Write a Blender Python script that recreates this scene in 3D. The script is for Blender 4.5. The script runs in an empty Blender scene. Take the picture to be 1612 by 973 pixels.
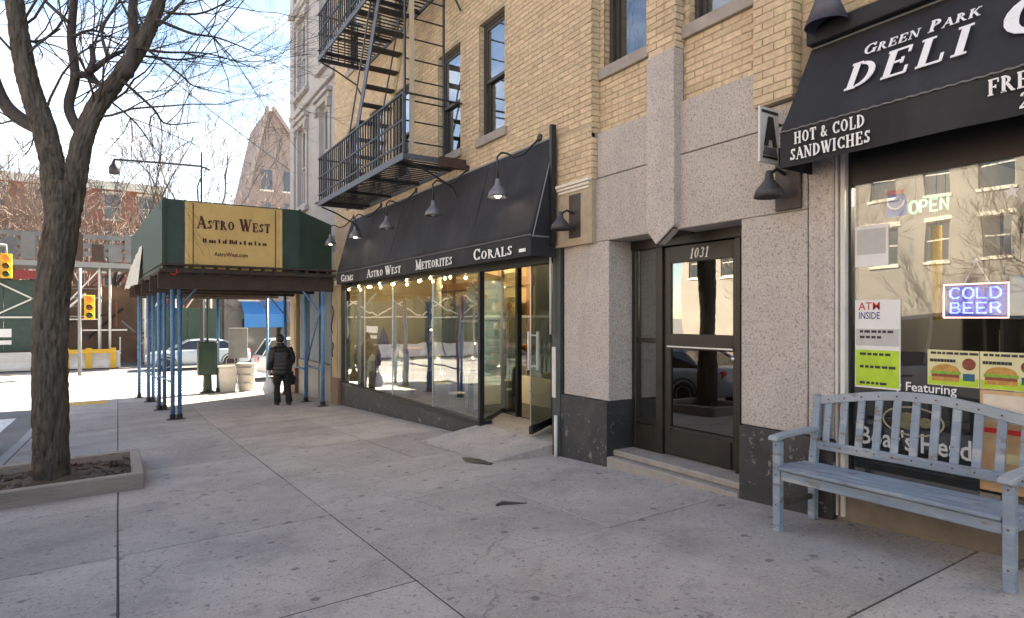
import bpy, bmesh, math, random
from mathutils import Vector, Matrix
random.seed(7)
SC = bpy.context.scene
COL = SC.collection
R = math.radians
sin, cos, pi = math.sin, math.cos, math.pi

# ------------------------------------------------------------------ camera, sky, sun, exposure
CAM_YAW = R(32.2); FPX = 985.0; HOR = 500.0; CAM_Z = 1.5
cam_d = bpy.data.cameras.new('camera')
cam_d.sensor_width = 36.0
cam_d.lens = FPX / 1612 * 36.0
cam_d.shift_y = (HOR - 486.5) / 1612
cam_d.clip_start = 0.05
cam_d.clip_end = 1500
cam = bpy.data.objects.new('camera', cam_d); COL.objects.link(cam)
cam.location = (0, 0, CAM_Z)
cam.rotation_euler = (R(90), 0, -CAM_YAW)
SC.camera = cam

SUN_EL = R(43); SUN_DIR = Vector((0.915, 0.40, 0)).normalized()
world = bpy.data.worlds.new('World'); SC.world = world; world.use_nodes = True
wn = world.node_tree; wn.nodes.clear()
w_out = wn.nodes.new('ShaderNodeOutputWorld'); w_bg = wn.nodes.new('ShaderNodeBackground')
w_sky = wn.nodes.new('ShaderNodeTexSky'); w_sky.sky_type = 'NISHITA'; w_sky.sun_disc = False
w_sky.sun_elevation = SUN_EL; w_sky.sun_rotation = math.atan2(SUN_DIR.x, SUN_DIR.y)
w_sky.altitude = 1200; w_sky.air_density = 1.0; w_sky.dust_density = 0.35; w_sky.ozone_density = 3.0
w_tc = wn.nodes.new('ShaderNodeTexCoord')
w_map = wn.nodes.new('ShaderNodeMapping'); w_map.inputs['Scale'].default_value = (1, 1, 3.2)
w_noise = wn.nodes.new('ShaderNodeTexNoise'); w_noise.inputs['Scale'].default_value = 2.3
w_noise.inputs['Detail'].default_value = 7; w_noise.inputs['Roughness'].default_value = 0.58
w_ramp = wn.nodes.new('ShaderNodeValToRGB')
w_ramp.color_ramp.elements[0].position = 0.50; w_ramp.color_ramp.elements[1].position = 0.74
w_mix = wn.nodes.new('ShaderNodeMix'); w_mix.data_type = 'RGBA'
w_mul = wn.nodes.new('ShaderNodeMath'); w_mul.operation = 'MULTIPLY'; w_mul.inputs[1].default_value = 0.7
wn.links.new(w_tc.outputs['Generated'], w_map.inputs['Vector'])
wn.links.new(w_map.outputs['Vector'], w_noise.inputs['Vector'])
wn.links.new(w_noise.outputs['Fac'], w_ramp.inputs['Fac'])
wn.links.new(w_ramp.outputs['Color'], w_mul.inputs[0])
wn.links.new(w_mul.outputs[0], w_mix.inputs['Factor'])
wn.links.new(w_sky.outputs[0], w_mix.inputs['A'])
w_mix.inputs['B'].default_value = (7.0, 7.1, 7.3, 1)
wn.links.new(w_mix.outputs['Result'], w_bg.inputs['Color'])
w_bg.inputs['Strength'].default_value = 0.064
wn.links.new(w_bg.outputs[0], w_out.inputs['Surface'])

sun_d = bpy.data.lights.new('sun', 'SUN'); sun_d.energy = 4.8; sun_d.angle = R(0.5); sun_d.color = (1.0, 0.95, 0.87)
sun = bpy.data.objects.new('sun', sun_d); COL.objects.link(sun)
sdir = Vector((SUN_DIR.x * cos(SUN_EL), SUN_DIR.y * cos(SUN_EL), sin(SUN_EL)))
sun.rotation_euler = sdir.to_track_quat('Z', 'Y').to_euler()
sun.location = (40, 20, 60)

SC.view_settings.view_transform = 'Standard'; SC.view_settings.look = 'None'
SC.view_settings.gamma = 1.0; SC.view_settings.use_curve_mapping = False
SC.view_settings.exposure = 2.95
SC.view_settings.use_white_balance = True
SC.view_settings.white_balance_temperature = 8450; SC.view_settings.white_balance_tint = 10.5
SC.cycles.use_denoising = True
SC.cycles.max_bounces = 8; SC.cycles.diffuse_bounces = 3; SC.cycles.glossy_bounces = 4
SC.cycles.transparent_max_bounces = 16; SC.cycles.transmission_bounces = 4
SC.cycles.sample_clamp_indirect = 6.0

# ------------------------------------------------------------------ geometry helpers
def at(px, py, depth):
    """world point seen at a photograph pixel, at a given distance along the view"""
    u = (px - 806) / FPX; v = (HOR - py) / FPX
    return Vector(((sin(CAM_YAW) + u * cos(CAM_YAW)) * depth, (cos(CAM_YAW) - u * sin(CAM_YAW)) * depth, CAM_Z + v * depth))

class MB:
    def __init__(s): s.v = []; s.f = []; s.a = []
    def add(s, vs, fs, val=0.0):
        o = len(s.v); s.v.extend([tuple(p) for p in vs]); s.f.extend([tuple(i + o for i in f) for f in fs])
        s.a.extend([val] * len(fs)); return s
    def box(s, x0, x1, y0, y1, z0, z1, val=0.0):
        vs = [(x0,y0,z0),(x1,y0,z0),(x1,y1,z0),(x0,y1,z0),(x0,y0,z1),(x1,y0,z1),(x1,y1,z1),(x0,y1,z1)]
        return s.add(vs, [(0,3,2,1),(4,5,6,7),(0,1,5,4),(1,2,6,5),(2,3,7,6),(3,0,4,7)], val)
    def obox(s, c, ax, ay, az, val=0.0):
        """box about c with half-axis vectors"""
        c, ax, ay, az = Vector(c), Vector(ax), Vector(ay), Vector(az)
        vs = [c-ax-ay-az, c+ax-ay-az, c+ax+ay-az, c-ax+ay-az, c-ax-ay+az, c+ax-ay+az, c+ax+ay+az, c-ax+ay+az]
        return s.add(vs, [(0,3,2,1),(4,5,6,7),(0,1,5,4),(1,2,6,5),(2,3,7,6),(3,0,4,7)], val)
    def bar(s, p, q, w, h, up=(0,0,1)):
        """square bar from p to q, w wide, h tall"""
        p, q = Vector(p), Vector(q); d = (q - p); L = d.length; d.normalize(); up = Vector(up)
        if abs(d.dot(up)) > 0.98: up = Vector((1,0,0))
        sd = d.cross(up).normalized(); u2 = sd.cross(d).normalized()
        return s.obox((p+q)/2, d*(L/2), sd*(w/2), u2*(h/2))
    def tube(s, pts, rad, n=6, cap=True):
        pts = [Vector(p) for p in pts]; m = len(pts)
        if not isinstance(rad, (list, tuple)): rad = [rad]*m
        o = len(s.v); ref = None
        for i, p in enumerate(pts):
            d = (pts[min(i+1,m-1)] - pts[max(i-1,0)])
            d = d.normalized() if d.length > 1e-9 else Vector((0,0,1))
            if ref is None: ref = Vector((1,0,0)) if abs(d.x) < .8 else Vector((0,1,0))
            a = (ref - d*ref.dot(d)).normalized(); b = d.cross(a); ref = a
            for k in range(n):
                t = 2*pi*k/n; s.v.append(tuple(p + (a*cos(t) + b*sin(t))*rad[i]))
        for i in range(m-1):
            for k in range(n):
                k2 = (k+1) % n
                s.f.append((o+i*n+k, o+i*n+k2, o+(i+1)*n+k2, o+(i+1)*n+k)); s.a.append(0.0)
        if cap:
            s.f.append(tuple(o+k for k in range(n-1,-1,-1))); s.a.append(0.0)
            s.f.append(tuple(o+(m-1)*n+k for k in range(n))); s.a.append(0.0)
        return s
    def lathe(s, c, prof, n=16, ax=(0,0,1)):
        """profile [(r, h)...] turned about an axis through c"""
        c = Vector(c); ax = Vector(ax).normalized()
        a = Vector((1,0,0)) if abs(ax.x) < .8 else Vector((0,1,0))
        a = (a - ax*a.dot(ax)).normalized(); b = ax.cross(a); o = len(s.v); m = len(prof)
        for r, h in prof:
            for k in range(n):
                t = 2*pi*k/n; s.v.append(tuple(c + ax*h + (a*cos(t)+b*sin(t))*r))
        for i in range(m-1):
            for k in range(n):
                k2 = (k+1)%n; s.f.append((o+i*n+k, o+i*n+k2, o+(i+1)*n+k2, o+(i+1)*n+k)); s.a.append(0.0)
        s.f.append(tuple(o+k for k in range(n-1,-1,-1))); s.f.append(tuple(o+(m-1)*n+k for k in range(n))); s.a += [0.0,0.0]
        return s
    def prism(s, poly, d):
        """planar polygon (list of 3D points) swept by vector d"""
        poly = [Vector(p) for p in poly]; d = Vector(d); n = len(poly); o = len(s.v)
        s.v.extend([tuple(p) for p in poly] + [tuple(p+d) for p in poly])
        s.f.append(tuple(o+i for i in range(n-1,-1,-1))); s.f.append(tuple(o+n+i for i in range(n)))
        for i in range(n):
            j = (i+1)%n; s.f.append((o+i, o+j, o+n+j, o+n+i))
        s.a += [0.0]*(n+2); return s
    def ball(s, c, r, n=10, m=7, sq=(1,1,1)):
        c = Vector(c); o = len(s.v)
        for i in range(1, m):
            ph = pi*i/m
            for k in range(n):
                t = 2*pi*k/n; s.v.append((c.x+r*sq[0]*sin(ph)*cos(t), c.y+r*sq[1]*sin(ph)*sin(t), c.z+r*sq[2]*cos(ph)))
        top = len(s.v); s.v.append((c.x,c.y,c.z+r*sq[2])); bot = len(s.v); s.v.append((c.x,c.y,c.z-r*sq[2]))
        for k in range(n):
            k2=(k+1)%n; s.f.append((top, o+k, o+k2)); s.a.append(0.0)
            for i in range(m-2): s.f.append((o+i*n+k, o+(i+1)*n+k, o+(i+1)*n+k2, o+i*n+k2)); s.a.append(0.0)
            s.f.append((o+(m-2)*n+k, bot, o+(m-2)*n+k2)); s.a.append(0.0)
        return s
    def mesh(s, name, mats, bevel=0, smooth=False, attr=False):
        me = bpy.data.meshes.new(name); me.from_pydata(s.v, [], s.f); me.update()
        bm = bmesh.new(); bm.from_mesh(me)
        if not attr: bmesh.ops.recalc_face_normals(bm, faces=bm.faces)
        if bevel:
            es = [e for e in bm.edges if len(e.link_faces) == 2 and e.calc_face_angle(0) > R(40)]
            bmesh.ops.bevel(bm, geom=es, offset=bevel, segments=1, affect='EDGES', profile=.5)
        bm.to_mesh(me); bm.free()
        if attr:
            at_ = me.attributes.new('rnd', 'FLOAT', 'FACE'); at_.data.foreach_set('value', s.a)
        for m in (mats if isinstance(mats, (list, tuple)) else [mats]): me.materials.append(m)
        if smooth:
            me.polygons.foreach_set('use_smooth', [True]*len(me.polygons))
        return me
    def build(s, name, mat, parent=None, bevel=0, smooth=False, attr=False):
        return link(name, s.mesh(name, mat, bevel, smooth, attr), parent)

def link(name, data, parent=None):
    o = bpy.data.objects.new(name, data); COL.objects.link(o)
    if parent is not None:
        o.parent = parent
        o.matrix_parent_inverse = Matrix.Translation(parent.location).inverted() if not parent.rotation_euler.z else parent.matrix_basis.inverted()
    return o
def tag(o, label=None, cat=None, group=None, kind=None):
    if label: o['label'] = label
    if cat: o['category'] = cat
    if group: o['group'] = group
    if kind: o['kind'] = kind
    return o
def thing(name, loc, label, cat, group=None):
    """an Empty at the thing's base; its parts are modelled in world coordinates and parented with the inverse"""
    o = bpy.data.objects.new(name, None); COL.objects.link(o); o.location = loc; o.empty_display_size = .2
    return tag(o, label, cat, group)
def copy_tree(o, loc=None, rz=None, parent=None, label=None, scale=None):
    c = o.copy(); COL.objects.link(c)
    if parent is not None: c.parent = parent
    if loc is not None: c.location = loc
    if rz is not None: c.rotation_euler = (0, 0, rz)
    if scale is not None: c.scale = scale
    if label: c['label'] = label
    for ch in o.children: copy_tree(ch, parent=c)
    return c

# ------------------------------------------------------------------ materials
def N(nt, t, **kw):
    n = nt.nodes.new(t)
    for k, v in kw.items(): setattr(n, k, v)
    return n
MATS = {}
def mat(name, col, rough=.7, var=.12, scale=6.0, bump=0.0, bscale=60.0, metal=0.0, spec=.5, rnd=0.0, speck=None, coat=0.0, stain=None, stretch=None, streak=None, spots=None, cracks=None):
    """procedural surface: base colour, two scales of noise, optional specks, stains and per-object shift"""
    if name in MATS: return MATS[name]
    m = bpy.data.materials.new(name); m.use_nodes = True; nt = m.node_tree; b = nt.nodes['Principled BSDF']; L = nt.links.new
    geo = N(nt, 'ShaderNodeNewGeometry'); src = geo.outputs['Position']
    if stretch:
        mp = N(nt, 'ShaderNodeMapping'); mp.inputs['Scale'].default_value = stretch; L(src, mp.inputs['Vector']); src = mp.outputs[0]
    n1 = N(nt, 'ShaderNodeTexNoise'); n1.inputs['Scale'].default_value = scale; n1.inputs['Detail'].default_value = 6; n1.inputs['Roughness'].default_value = .62
    L(src, n1.inputs['Vector'])
    c0 = Vector(col)
    r = N(nt, 'ShaderNodeValToRGB'); r.color_ramp.elements[0].position = .28; r.color_ramp.elements[1].position = .72
    r.color_ramp.elements[0].color = (*(c0*(1-var)), 1); r.color_ramp.elements[1].color = (*[min(1, x*(1+var)) for x in c0], 1)
    L(n1.outputs['Fac'], r.inputs['Fac']); out = r.outputs['Color']
    def mixcol(fac, colr, amount, blend='MIX'):
        nonlocal out
        mx = N(nt, 'ShaderNodeMix', data_type='RGBA', blend_type=blend)
        if amount != 1:
            mm = N(nt, 'ShaderNodeMath', operation='MULTIPLY'); mm.inputs[1].default_value = amount; L(fac, mm.inputs[0]); fac = mm.outputs[0]
        L(fac, mx.inputs['Factor']); L(out, mx.inputs['A']); mx.inputs['B'].default_value = (*colr, 1); out = mx.outputs['Result']
    if speck:
        for (sc, thr, colr, amt) in speck:
            n2 = N(nt, 'ShaderNodeTexNoise'); n2.inputs['Scale'].default_value = sc; n2.inputs['Detail'].default_value = 2; L(geo.outputs['Position'], n2.inputs['Vector'])
            rr = N(nt, 'ShaderNodeMapRange'); rr.inputs['From Min'].default_value = thr; rr.inputs['From Max'].default_value = thr+.06; L(n2.outputs['Fac'], rr.inputs['Value'])
            mixcol(rr.outputs[0], colr, amt)
    if stain:
        for (sc, thr, wid, colr, amt) in stain:
            n2 = N(nt, 'ShaderNodeTexNoise'); n2.inputs['Scale'].default_value = sc; n2.inputs['Detail'].default_value = 8; n2.inputs['Roughness'].default_value = .65; L(src, n2.inputs['Vector'])
            rr = N(nt, 'ShaderNodeMapRange'); rr.inputs['From Min'].default_value = thr; rr.inputs['From Max'].default_value = thr+wid; L(n2.outputs['Fac'], rr.inputs['Value'])
            mixcol(rr.outputs[0], colr, amt)
    for (sc, thr, wid, colr, amt) in (streak or []):
        mp = N(nt, 'ShaderNodeMapping'); mp.inputs['Scale'].default_value = (1,1,.10); L(geo.outputs['Position'], mp.inputs['Vector'])
        n2 = N(nt, 'ShaderNodeTexNoise'); n2.inputs['Scale'].default_value = sc; n2.inputs['Detail'].default_value = 7; n2.inputs['Roughness'].default_value = .6; L(mp.outputs[0], n2.inputs['Vector'])
        rr = N(nt, 'ShaderNodeMapRange'); rr.inputs['From Min'].default_value = thr; rr.inputs['From Max'].default_value = thr+wid; L(n2.outputs['Fac'], rr.inputs['Value'])
        mixcol(rr.outputs[0], colr, amt)
    for (sc, rad_, keep, colr, amt) in (spots or []):
        mp = N(nt, 'ShaderNodeMapping'); mp.inputs['Scale'].default_value = (1,1,0); L(geo.outputs['Position'], mp.inputs['Vector'])
        wv = N(nt, 'ShaderNodeTexNoise'); wv.inputs['Scale'].default_value = 30; L(mp.outputs[0], wv.inputs['Vector'])
        va = N(nt, 'ShaderNodeVectorMath', operation='SCALE'); va.inputs['Scale'].default_value = .03; L(wv.outputs['Color'], va.inputs[0])
        vb = N(nt, 'ShaderNodeVectorMath', operation='ADD'); L(mp.outputs[0], vb.inputs[0]); L(va.outputs[0], vb.inputs[1])
        vo = N(nt, 'ShaderNodeTexVoronoi', voronoi_dimensions='2D'); vo.inputs['Scale'].default_value = sc; L(vb.outputs[0], vo.inputs['Vector'])
        rr = N(nt, 'ShaderNodeMapRange'); rr.inputs['From Min'].default_value = rad_; rr.inputs['From Max'].default_value = rad_*.72; L(vo.outputs['Distance'], rr.inputs['Value'])
        sp = N(nt, 'ShaderNodeSeparateColor'); L(vo.outputs['Color'], sp.inputs[0]); lt = N(nt, 'ShaderNodeMath', operation='LESS_THAN'); lt.inputs[1].default_value = keep; L(sp.outputs[0], lt.inputs[0])
        mu = N(nt, 'ShaderNodeMath', operation='MULTIPLY'); L(rr.outputs[0], mu.inputs[0]); L(lt.outputs[0], mu.inputs[1]); mixcol(mu.outputs[0], colr, amt)
    for (sc, wid, thr, colr, amt) in (cracks or []):
        mp = N(nt, 'ShaderNodeMapping'); mp.inputs['Scale'].default_value = (1,1,0); L(geo.outputs['Position'], mp.inputs['Vector'])
        wv = N(nt, 'ShaderNodeTexNoise'); wv.inputs['Scale'].default_value = 2.5; wv.inputs['Detail'].default_value = 6; L(mp.outputs[0], wv.inputs['Vector'])
        va = N(nt, 'ShaderNodeVectorMath', operation='SCALE'); va.inputs['Scale'].default_value = .5; L(wv.outputs['Color'], va.inputs[0])
        vb = N(nt, 'ShaderNodeVectorMath', operation='ADD'); L(mp.outputs[0], vb.inputs[0]); L(va.outputs[0], vb.inputs[1])
        vo = N(nt, 'ShaderNodeTexVoronoi', voronoi_dimensions='2D', feature='DISTANCE_TO_EDGE'); vo.inputs['Scale'].default_value = sc; L(vb.outputs[0], vo.inputs['Vector'])
        rr = N(nt, 'ShaderNodeMapRange'); rr.inputs['From Min'].default_value = wid; rr.inputs['From Max'].default_value = 0; L(vo.outputs['Distance'], rr.inputs['Value'])
        n2 = N(nt, 'ShaderNodeTexNoise'); n2.inputs['Scale'].default_value = .8; n2.inputs['Detail'].default_value = 3; L(mp.outputs[0], n2.inputs['Vector'])
        r3 = N(nt, 'ShaderNodeMapRange'); r3.inputs['From Min'].default_value = thr; r3.inputs['From Max'].default_value = thr+.05; L(n2.outputs['Fac'], r3.inputs['Value'])
        mu = N(nt, 'ShaderNodeMath', operation='MULTIPLY'); L(rr.outputs[0], mu.inputs[0]); L(r3.outputs[0], mu.inputs[1]); mixcol(mu.outputs[0], colr, amt)
    if rnd:
        oi = N(nt, 'ShaderNodeObjectInfo'); at_ = N(nt, 'ShaderNodeAttribute', attribute_name='rnd')
        ad = N(nt, 'ShaderNodeMath', operation='ADD'); L(oi.outputs['Random'], ad.inputs[0]); L(at_.outputs['Fac'], ad.inputs[1])
        fr = N(nt, 'ShaderNodeMath', operation='FRACT'); L(ad.outputs[0], fr.inputs[0])
        mr = N(nt, 'ShaderNodeMapRange'); mr.inputs['To Min'].default_value = 1-rnd; mr.inputs['To Max'].default_value = 1+rnd; L(fr.outputs[0], mr.inputs['Value'])
        hs = N(nt, 'ShaderNodeHueSaturation'); L(mr.outputs[0], hs.inputs['Value']); L(out, hs.inputs['Color'])
        f2 = N(nt, 'ShaderNodeMath', operation='MULTIPLY'); f2.inputs[1].default_value = 7.31; L(ad.outputs[0], f2.inputs[0])
        f3 = N(nt, 'ShaderNodeMath', operation='FRACT'); L(f2.outputs[0], f3.inputs[0])
        m3 = N(nt, 'ShaderNodeMapRange'); m3.inputs['To Min'].default_value = .5-.016*min(1, rnd*4); m3.inputs['To Max'].default_value = .5+.010*min(1, rnd*4); L(f3.outputs[0], m3.inputs['Value'])
        L(m3.outputs[0], hs.inputs['Hue']); out = hs.outputs['Color']
    L(out, b.inputs['Base Color'])
    rr = N(nt, 'ShaderNodeMapRange'); rr.inputs['To Min'].default_value = max(.02, rough-.1); rr.inputs['To Max'].default_value = min(1, rough+.1)
    L(n1.outputs['Fac'], rr.inputs['Value']); L(rr.outputs[0], b.inputs['Roughness'])
    b.inputs['Metallic'].default_value = metal; b.inputs['Specular IOR Level'].default_value = spec; b.inputs['Coat Weight'].default_value = coat
    if bump:
        n3 = N(nt, 'ShaderNodeTexNoise'); n3.inputs['Scale'].default_value = bscale; n3.inputs['Detail'].default_value = 5; L(src, n3.inputs['Vector'])
        bp = N(nt, 'ShaderNodeBump'); bp.inputs['Strength'].default_value = bump; bp.inputs['Distance'].default_value = .02
        L(n3.outputs['Fac'], bp.inputs['Height']); L(bp.outputs[0], b.inputs['Normal'])
    MATS[name] = m; return m
def emit(name, col, s):
    if name in MATS: return MATS[name]
    m = bpy.data.materials.new(name); m.use_nodes = True; b = m.node_tree.nodes['Principled BSDF']
    b.inputs['Base Color'].default_value = (*[min(1, c*.6) for c in col], 1); b.inputs['Emission Color'].default_value = (*col, 1); b.inputs['Emission Strength'].default_value = s
    MATS[name] = m; return m
def glass(name, tint=(1,1,1), lo=.07, hi=.9, p=3.2):
    m = bpy.data.materials.new(name); m.use_nodes = True; nt = m.node_tree; nt.nodes.clear(); L = nt.links.new
    o = N(nt, 'ShaderNodeOutputMaterial'); mx = N(nt, 'ShaderNodeMixShader'); tr = N(nt, 'ShaderNodeBsdfTransparent'); gl = N(nt, 'ShaderNodeBsdfGlossy')
    tr.inputs['Color'].default_value = (*tint, 1); gl.inputs['Roughness'].default_value = .0; gl.inputs['Color'].default_value = (.95,.97,1,1)
    lw = N(nt, 'ShaderNodeLayerWeight'); lw.inputs['Blend'].default_value = .5
    pw = N(nt, 'ShaderNodeMath', operation='POWER'); pw.inputs[1].default_value = p; L(lw.outputs['Facing'], pw.inputs[0])
    mr = N(nt, 'ShaderNodeMapRange'); mr.inputs['To Min'].default_value = lo; mr.inputs['To Max'].default_value = hi; L(pw.outputs[0], mr.inputs['Value'])
    # slight waviness of the sheet
    geo = N(nt, 'ShaderNodeNewGeometry'); n = N(nt, 'ShaderNodeTexNoise'); n.inputs['Scale'].default_value = 1.3; n.inputs['Detail'].default_value = 1; L(geo.outputs['Position'], n.inputs['Vector'])
    bp = N(nt, 'ShaderNodeBump'); bp.inputs['Strength'].default_value = .06; bp.inputs['Distance'].default_value = .05; L(n.outputs['Fac'], bp.inputs['Height']); L(bp.outputs[0], gl.inputs['Normal'])
    L(mr.outputs[0], mx.inputs[0]); L(tr.outputs[0], mx.inputs[1]); L(gl.outputs[0], mx.inputs[2]); L(mx.outputs[0], o.inputs['Surface'])
    MATS[name] = m; return m

M_CONC = mat('concrete', (.405,.365,.338), .85, .2, 1.3, .35, 80, rnd=.13, spots=[(4.1,.13,.13,(.10,.092,.09),.65),(10.3,.13,.08,(.11,.10,.10),.6),(6.7,.10,.10,(.12,.11,.11),.55),(2.3,.2,.10,(.42,.40,.37),.4)], cracks=[(.42,.006,.50,(.13,.115,.11),.6)],
             speck=[(42,.61,(.20,.175,.17),.7),(70,.58,(.54,.50,.47),.6),(15,.69,(.11,.10,.095),.75),(26,.64,(.21,.185,.18),.6)],
             stain=[(1.1,.52,.2,(.22,.195,.195),.55),(4.2,.55,.14,(.24,.215,.205),.5),(.6,.55,.14,(.43,.41,.39),.45)])
M_JOINT = mat('joint_dirt', (.055,.05,.045), .95, .3, 20)
M_KERB = mat('kerb_granite', (.36,.36,.37), .8, .12, 12, .2, 120, rnd=.08, speck=[(160,.6,(.15,.15,.15),.6)])
M_ASPH = mat('asphalt', (.16,.16,.162), .85, .25, .8, .3, 140, speck=[(120,.64,(.2,.2,.2),.5)], stain=[(.25,.5,.2,(.22,.22,.22),.7)])
M_PAINT = mat('road_paint', (.72,.72,.7), .7, .1, 5, .1, 90, stain=[(6,.56,.1,(.2,.2,.2),.7)])
M_BRICK = mat('buff_brick', (.585,.455,.30), .82, .2, 22, .3, 160, rnd=.12, streak=[(2.2,.55,.2,(.36,.27,.18),.45),(6,.6,.15,(.30,.22,.15),.35)], stain=[(2.0,.6,.2,(.34,.245,.15),.4),(9,.62,.1,(.32,.22,.14),.5)])
M_MORT = mat('mortar', (.41,.33,.235), .95, .15, 10)
M_GRAN = mat('pink_granite', (.44,.395,.36), .68, .1, 3, .08, 150, rnd=.07, streak=[(1.6,.52,.22,(.30,.265,.245),.5),(5,.58,.15,(.27,.24,.22),.4)],
             speck=[(48,.56,(.25,.21,.195),.75),(66,.58,(.62,.58,.55),.7),(56,.655,(.11,.10,.095),.75)], stain=[(1.3,.55,.25,(.27,.235,.215),.5)])
M_PLIN = mat('dark_painted_plinth', (.035,.035,.037), .5, .3, 4, .15, 40, stain=[(9,.60,.05,(.24,.22,.205),.8),(26,.63,.05,(.30,.275,.255),.8),(2.5,.52,.2,(.075,.07,.065),.8)])
M_SILL = mat('sill_stone', (.33,.29,.26), .8, .15, 8, .2, 80, stain=[(5,.55,.2,(.15,.12,.1),.6)])
M_WFRAME = mat('bronze_window_frame', (.055,.046,.04), .45, .15, 10)
M_DFRAME = mat('bronze_door_frame', (.032,.027,.022), .38, .2, 6, metal=.3)
M_BLACK = mat('black_paint', (.018,.018,.02), .4, .2, 8)
M_IRON = mat('fire_escape_paint', (.022,.021,.024), .5, .3, 9, .1, 60, stain=[(6,.62,.1,(.10,.05,.035),.6)])
M_IRONB = mat('fire_escape_blue_grey', (.085,.09,.105), .5, .3, 9, stain=[(6,.62,.1,(.10,.05,.035),.6)])
M_AWN = mat('black_awning_canvas', (.016,.016,.020), .8, .22, 2.2, .12, 7, stain=[(1.4,.5,.25,(.045,.044,.046),.6)], streak=[(3,.55,.2,(.05,.049,.05),.6)])
M_WHITE = mat('white_lettering', (.80,.80,.80), .6, .05, 10)
M_ALU = mat('white_aluminium', (.62,.60,.57), .4, .08, 6)
M_STEEL = mat('brushed_steel', (.55,.55,.56), .3, .08, 20, metal=.9)
M_BENCH = mat('blue_grey_bench_paint', (.235,.295,.36), .62, .14, 9, .25, 50, stretch=(1,.25,1), stain=[(9,.54,.07,(.40,.42,.42),.75),(16,.57,.05,(.20,.16,.12),.9),(40,.62,.05,(.14,.11,.09),.8),(3,.48,.2,(.16,.205,.26),.6)])
M_BENCHR = mat('worn_bench_rail', (.30,.335,.37), .66, .14, 9, .2, 50, stain=[(10,.6,.06,(.17,.13,.1),.7),(5,.6,.1,(.45,.45,.44),.5)])
M_BARK = mat('bark', (.105,.09,.073), .92, .35, 7, 1.0, 26, stretch=(1,1,.28), stain=[(20,.50,.12,(.04,.03,.024),.8),(8,.56,.14,(.22,.185,.145),.6)])
M_TWIG = mat('twig_bark', (.06,.052,.05), .9, .2, 5)
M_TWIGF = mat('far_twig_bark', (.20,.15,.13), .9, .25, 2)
M_SOIL = mat('soil', (.085,.06,.045), .95, .35, 9, .9, 35, speck=[(30,.62,(.22,.17,.12),.7)])
M_TIMB = mat('weathered_timber', (.32,.285,.25), .88, .2, 4, .5, 30, stretch=(.3,.3,2), stain=[(8,.58,.1,(.10,.085,.07),.6)])
M_GREENP = mat('green_plywood', (.026,.058,.048), .55, .22, 3, .06, 30, stain=[(3,.57,.2,(.05,.085,.075),.6)])
M_SHEDB = mat('shed_brown_timber', (.055,.035,.028), .8, .3, 6, .2, 40)
M_SHEDP = mat('blue_shed_paint', (.08,.21,.40), .5, .25, 10, .1, 60, stain=[(9,.6,.1,(.08,.05,.04),.6)])
M_GOLD = mat('gold_sign', (.66,.45,.17), .6, .12, 3, stain=[(2,.55,.2,(.52,.32,.14),.6)])
M_SIGNRED = mat('sign_maroon', (.075,.012,.010), .6, .1, 8)
M_STONEG = mat('grey_limestone', (.40,.385,.385), .85, .12, 2.5, .15, 40, stain=[(1.5,.56,.2,(.27,.26,.26),.5)])
M_STONEB = mat('buff_stone', (.46,.36,.225), .8, .14, 3, .12, 40)
M_TAN = mat('tan_paint', (.42,.32,.15), .6, .2, 5)
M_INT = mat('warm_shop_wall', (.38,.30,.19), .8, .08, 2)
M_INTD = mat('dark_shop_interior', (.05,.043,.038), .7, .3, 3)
M_CREAM = mat('cream_plaster', (.70,.66,.57), .7, .08, 4)
M_WOOD = mat('brown_wood', (.20,.10,.045), .5, .25, 5, stretch=(1,4,1))
M_GREY = mat('mid_grey_paint', (.22,.23,.24), .5, .12, 6)
M_DGREEN = mat('dark_green_paint', (.016,.045,.032), .5, .2, 6)
M_YEL = mat('signal_yellow', (.62,.36,.03), .5, .1, 6)
M_CLOTH = mat('black_puffer', (.016,.016,.019), .45, .3, 10)
M_TROU = mat('black_trousers', (.013,.013,.015), .8, .2, 8)
M_SKIN = mat('skin', (.45,.28,.2), .6, .08, 10)
M_HAIR = mat('dark_hair', (.02,.016,.013), .6, .3, 30)
M_BAG = mat('white_plastic_bag', (.72,.72,.74), .4, .1, 12)
M_BULB = emit('lit_bulb', (1,.80,.5), 4)
M_BULBW = emit('white_bulb', (1,.93,.82), 5)
M_GLASS = glass('shop_glass', (.88,.93,.91), .11, .92, 2.0)
M_GLASSW = glass('window_glass', (.8,.83,.85), .10, .92, 2.4)
M_GLASSD = glass('door_glass', (.75,.72,.62), .24, .95, 2.2)
M_CARGL = glass('car_glass', (.3,.33,.35), .14, .9, 2.6)
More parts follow.
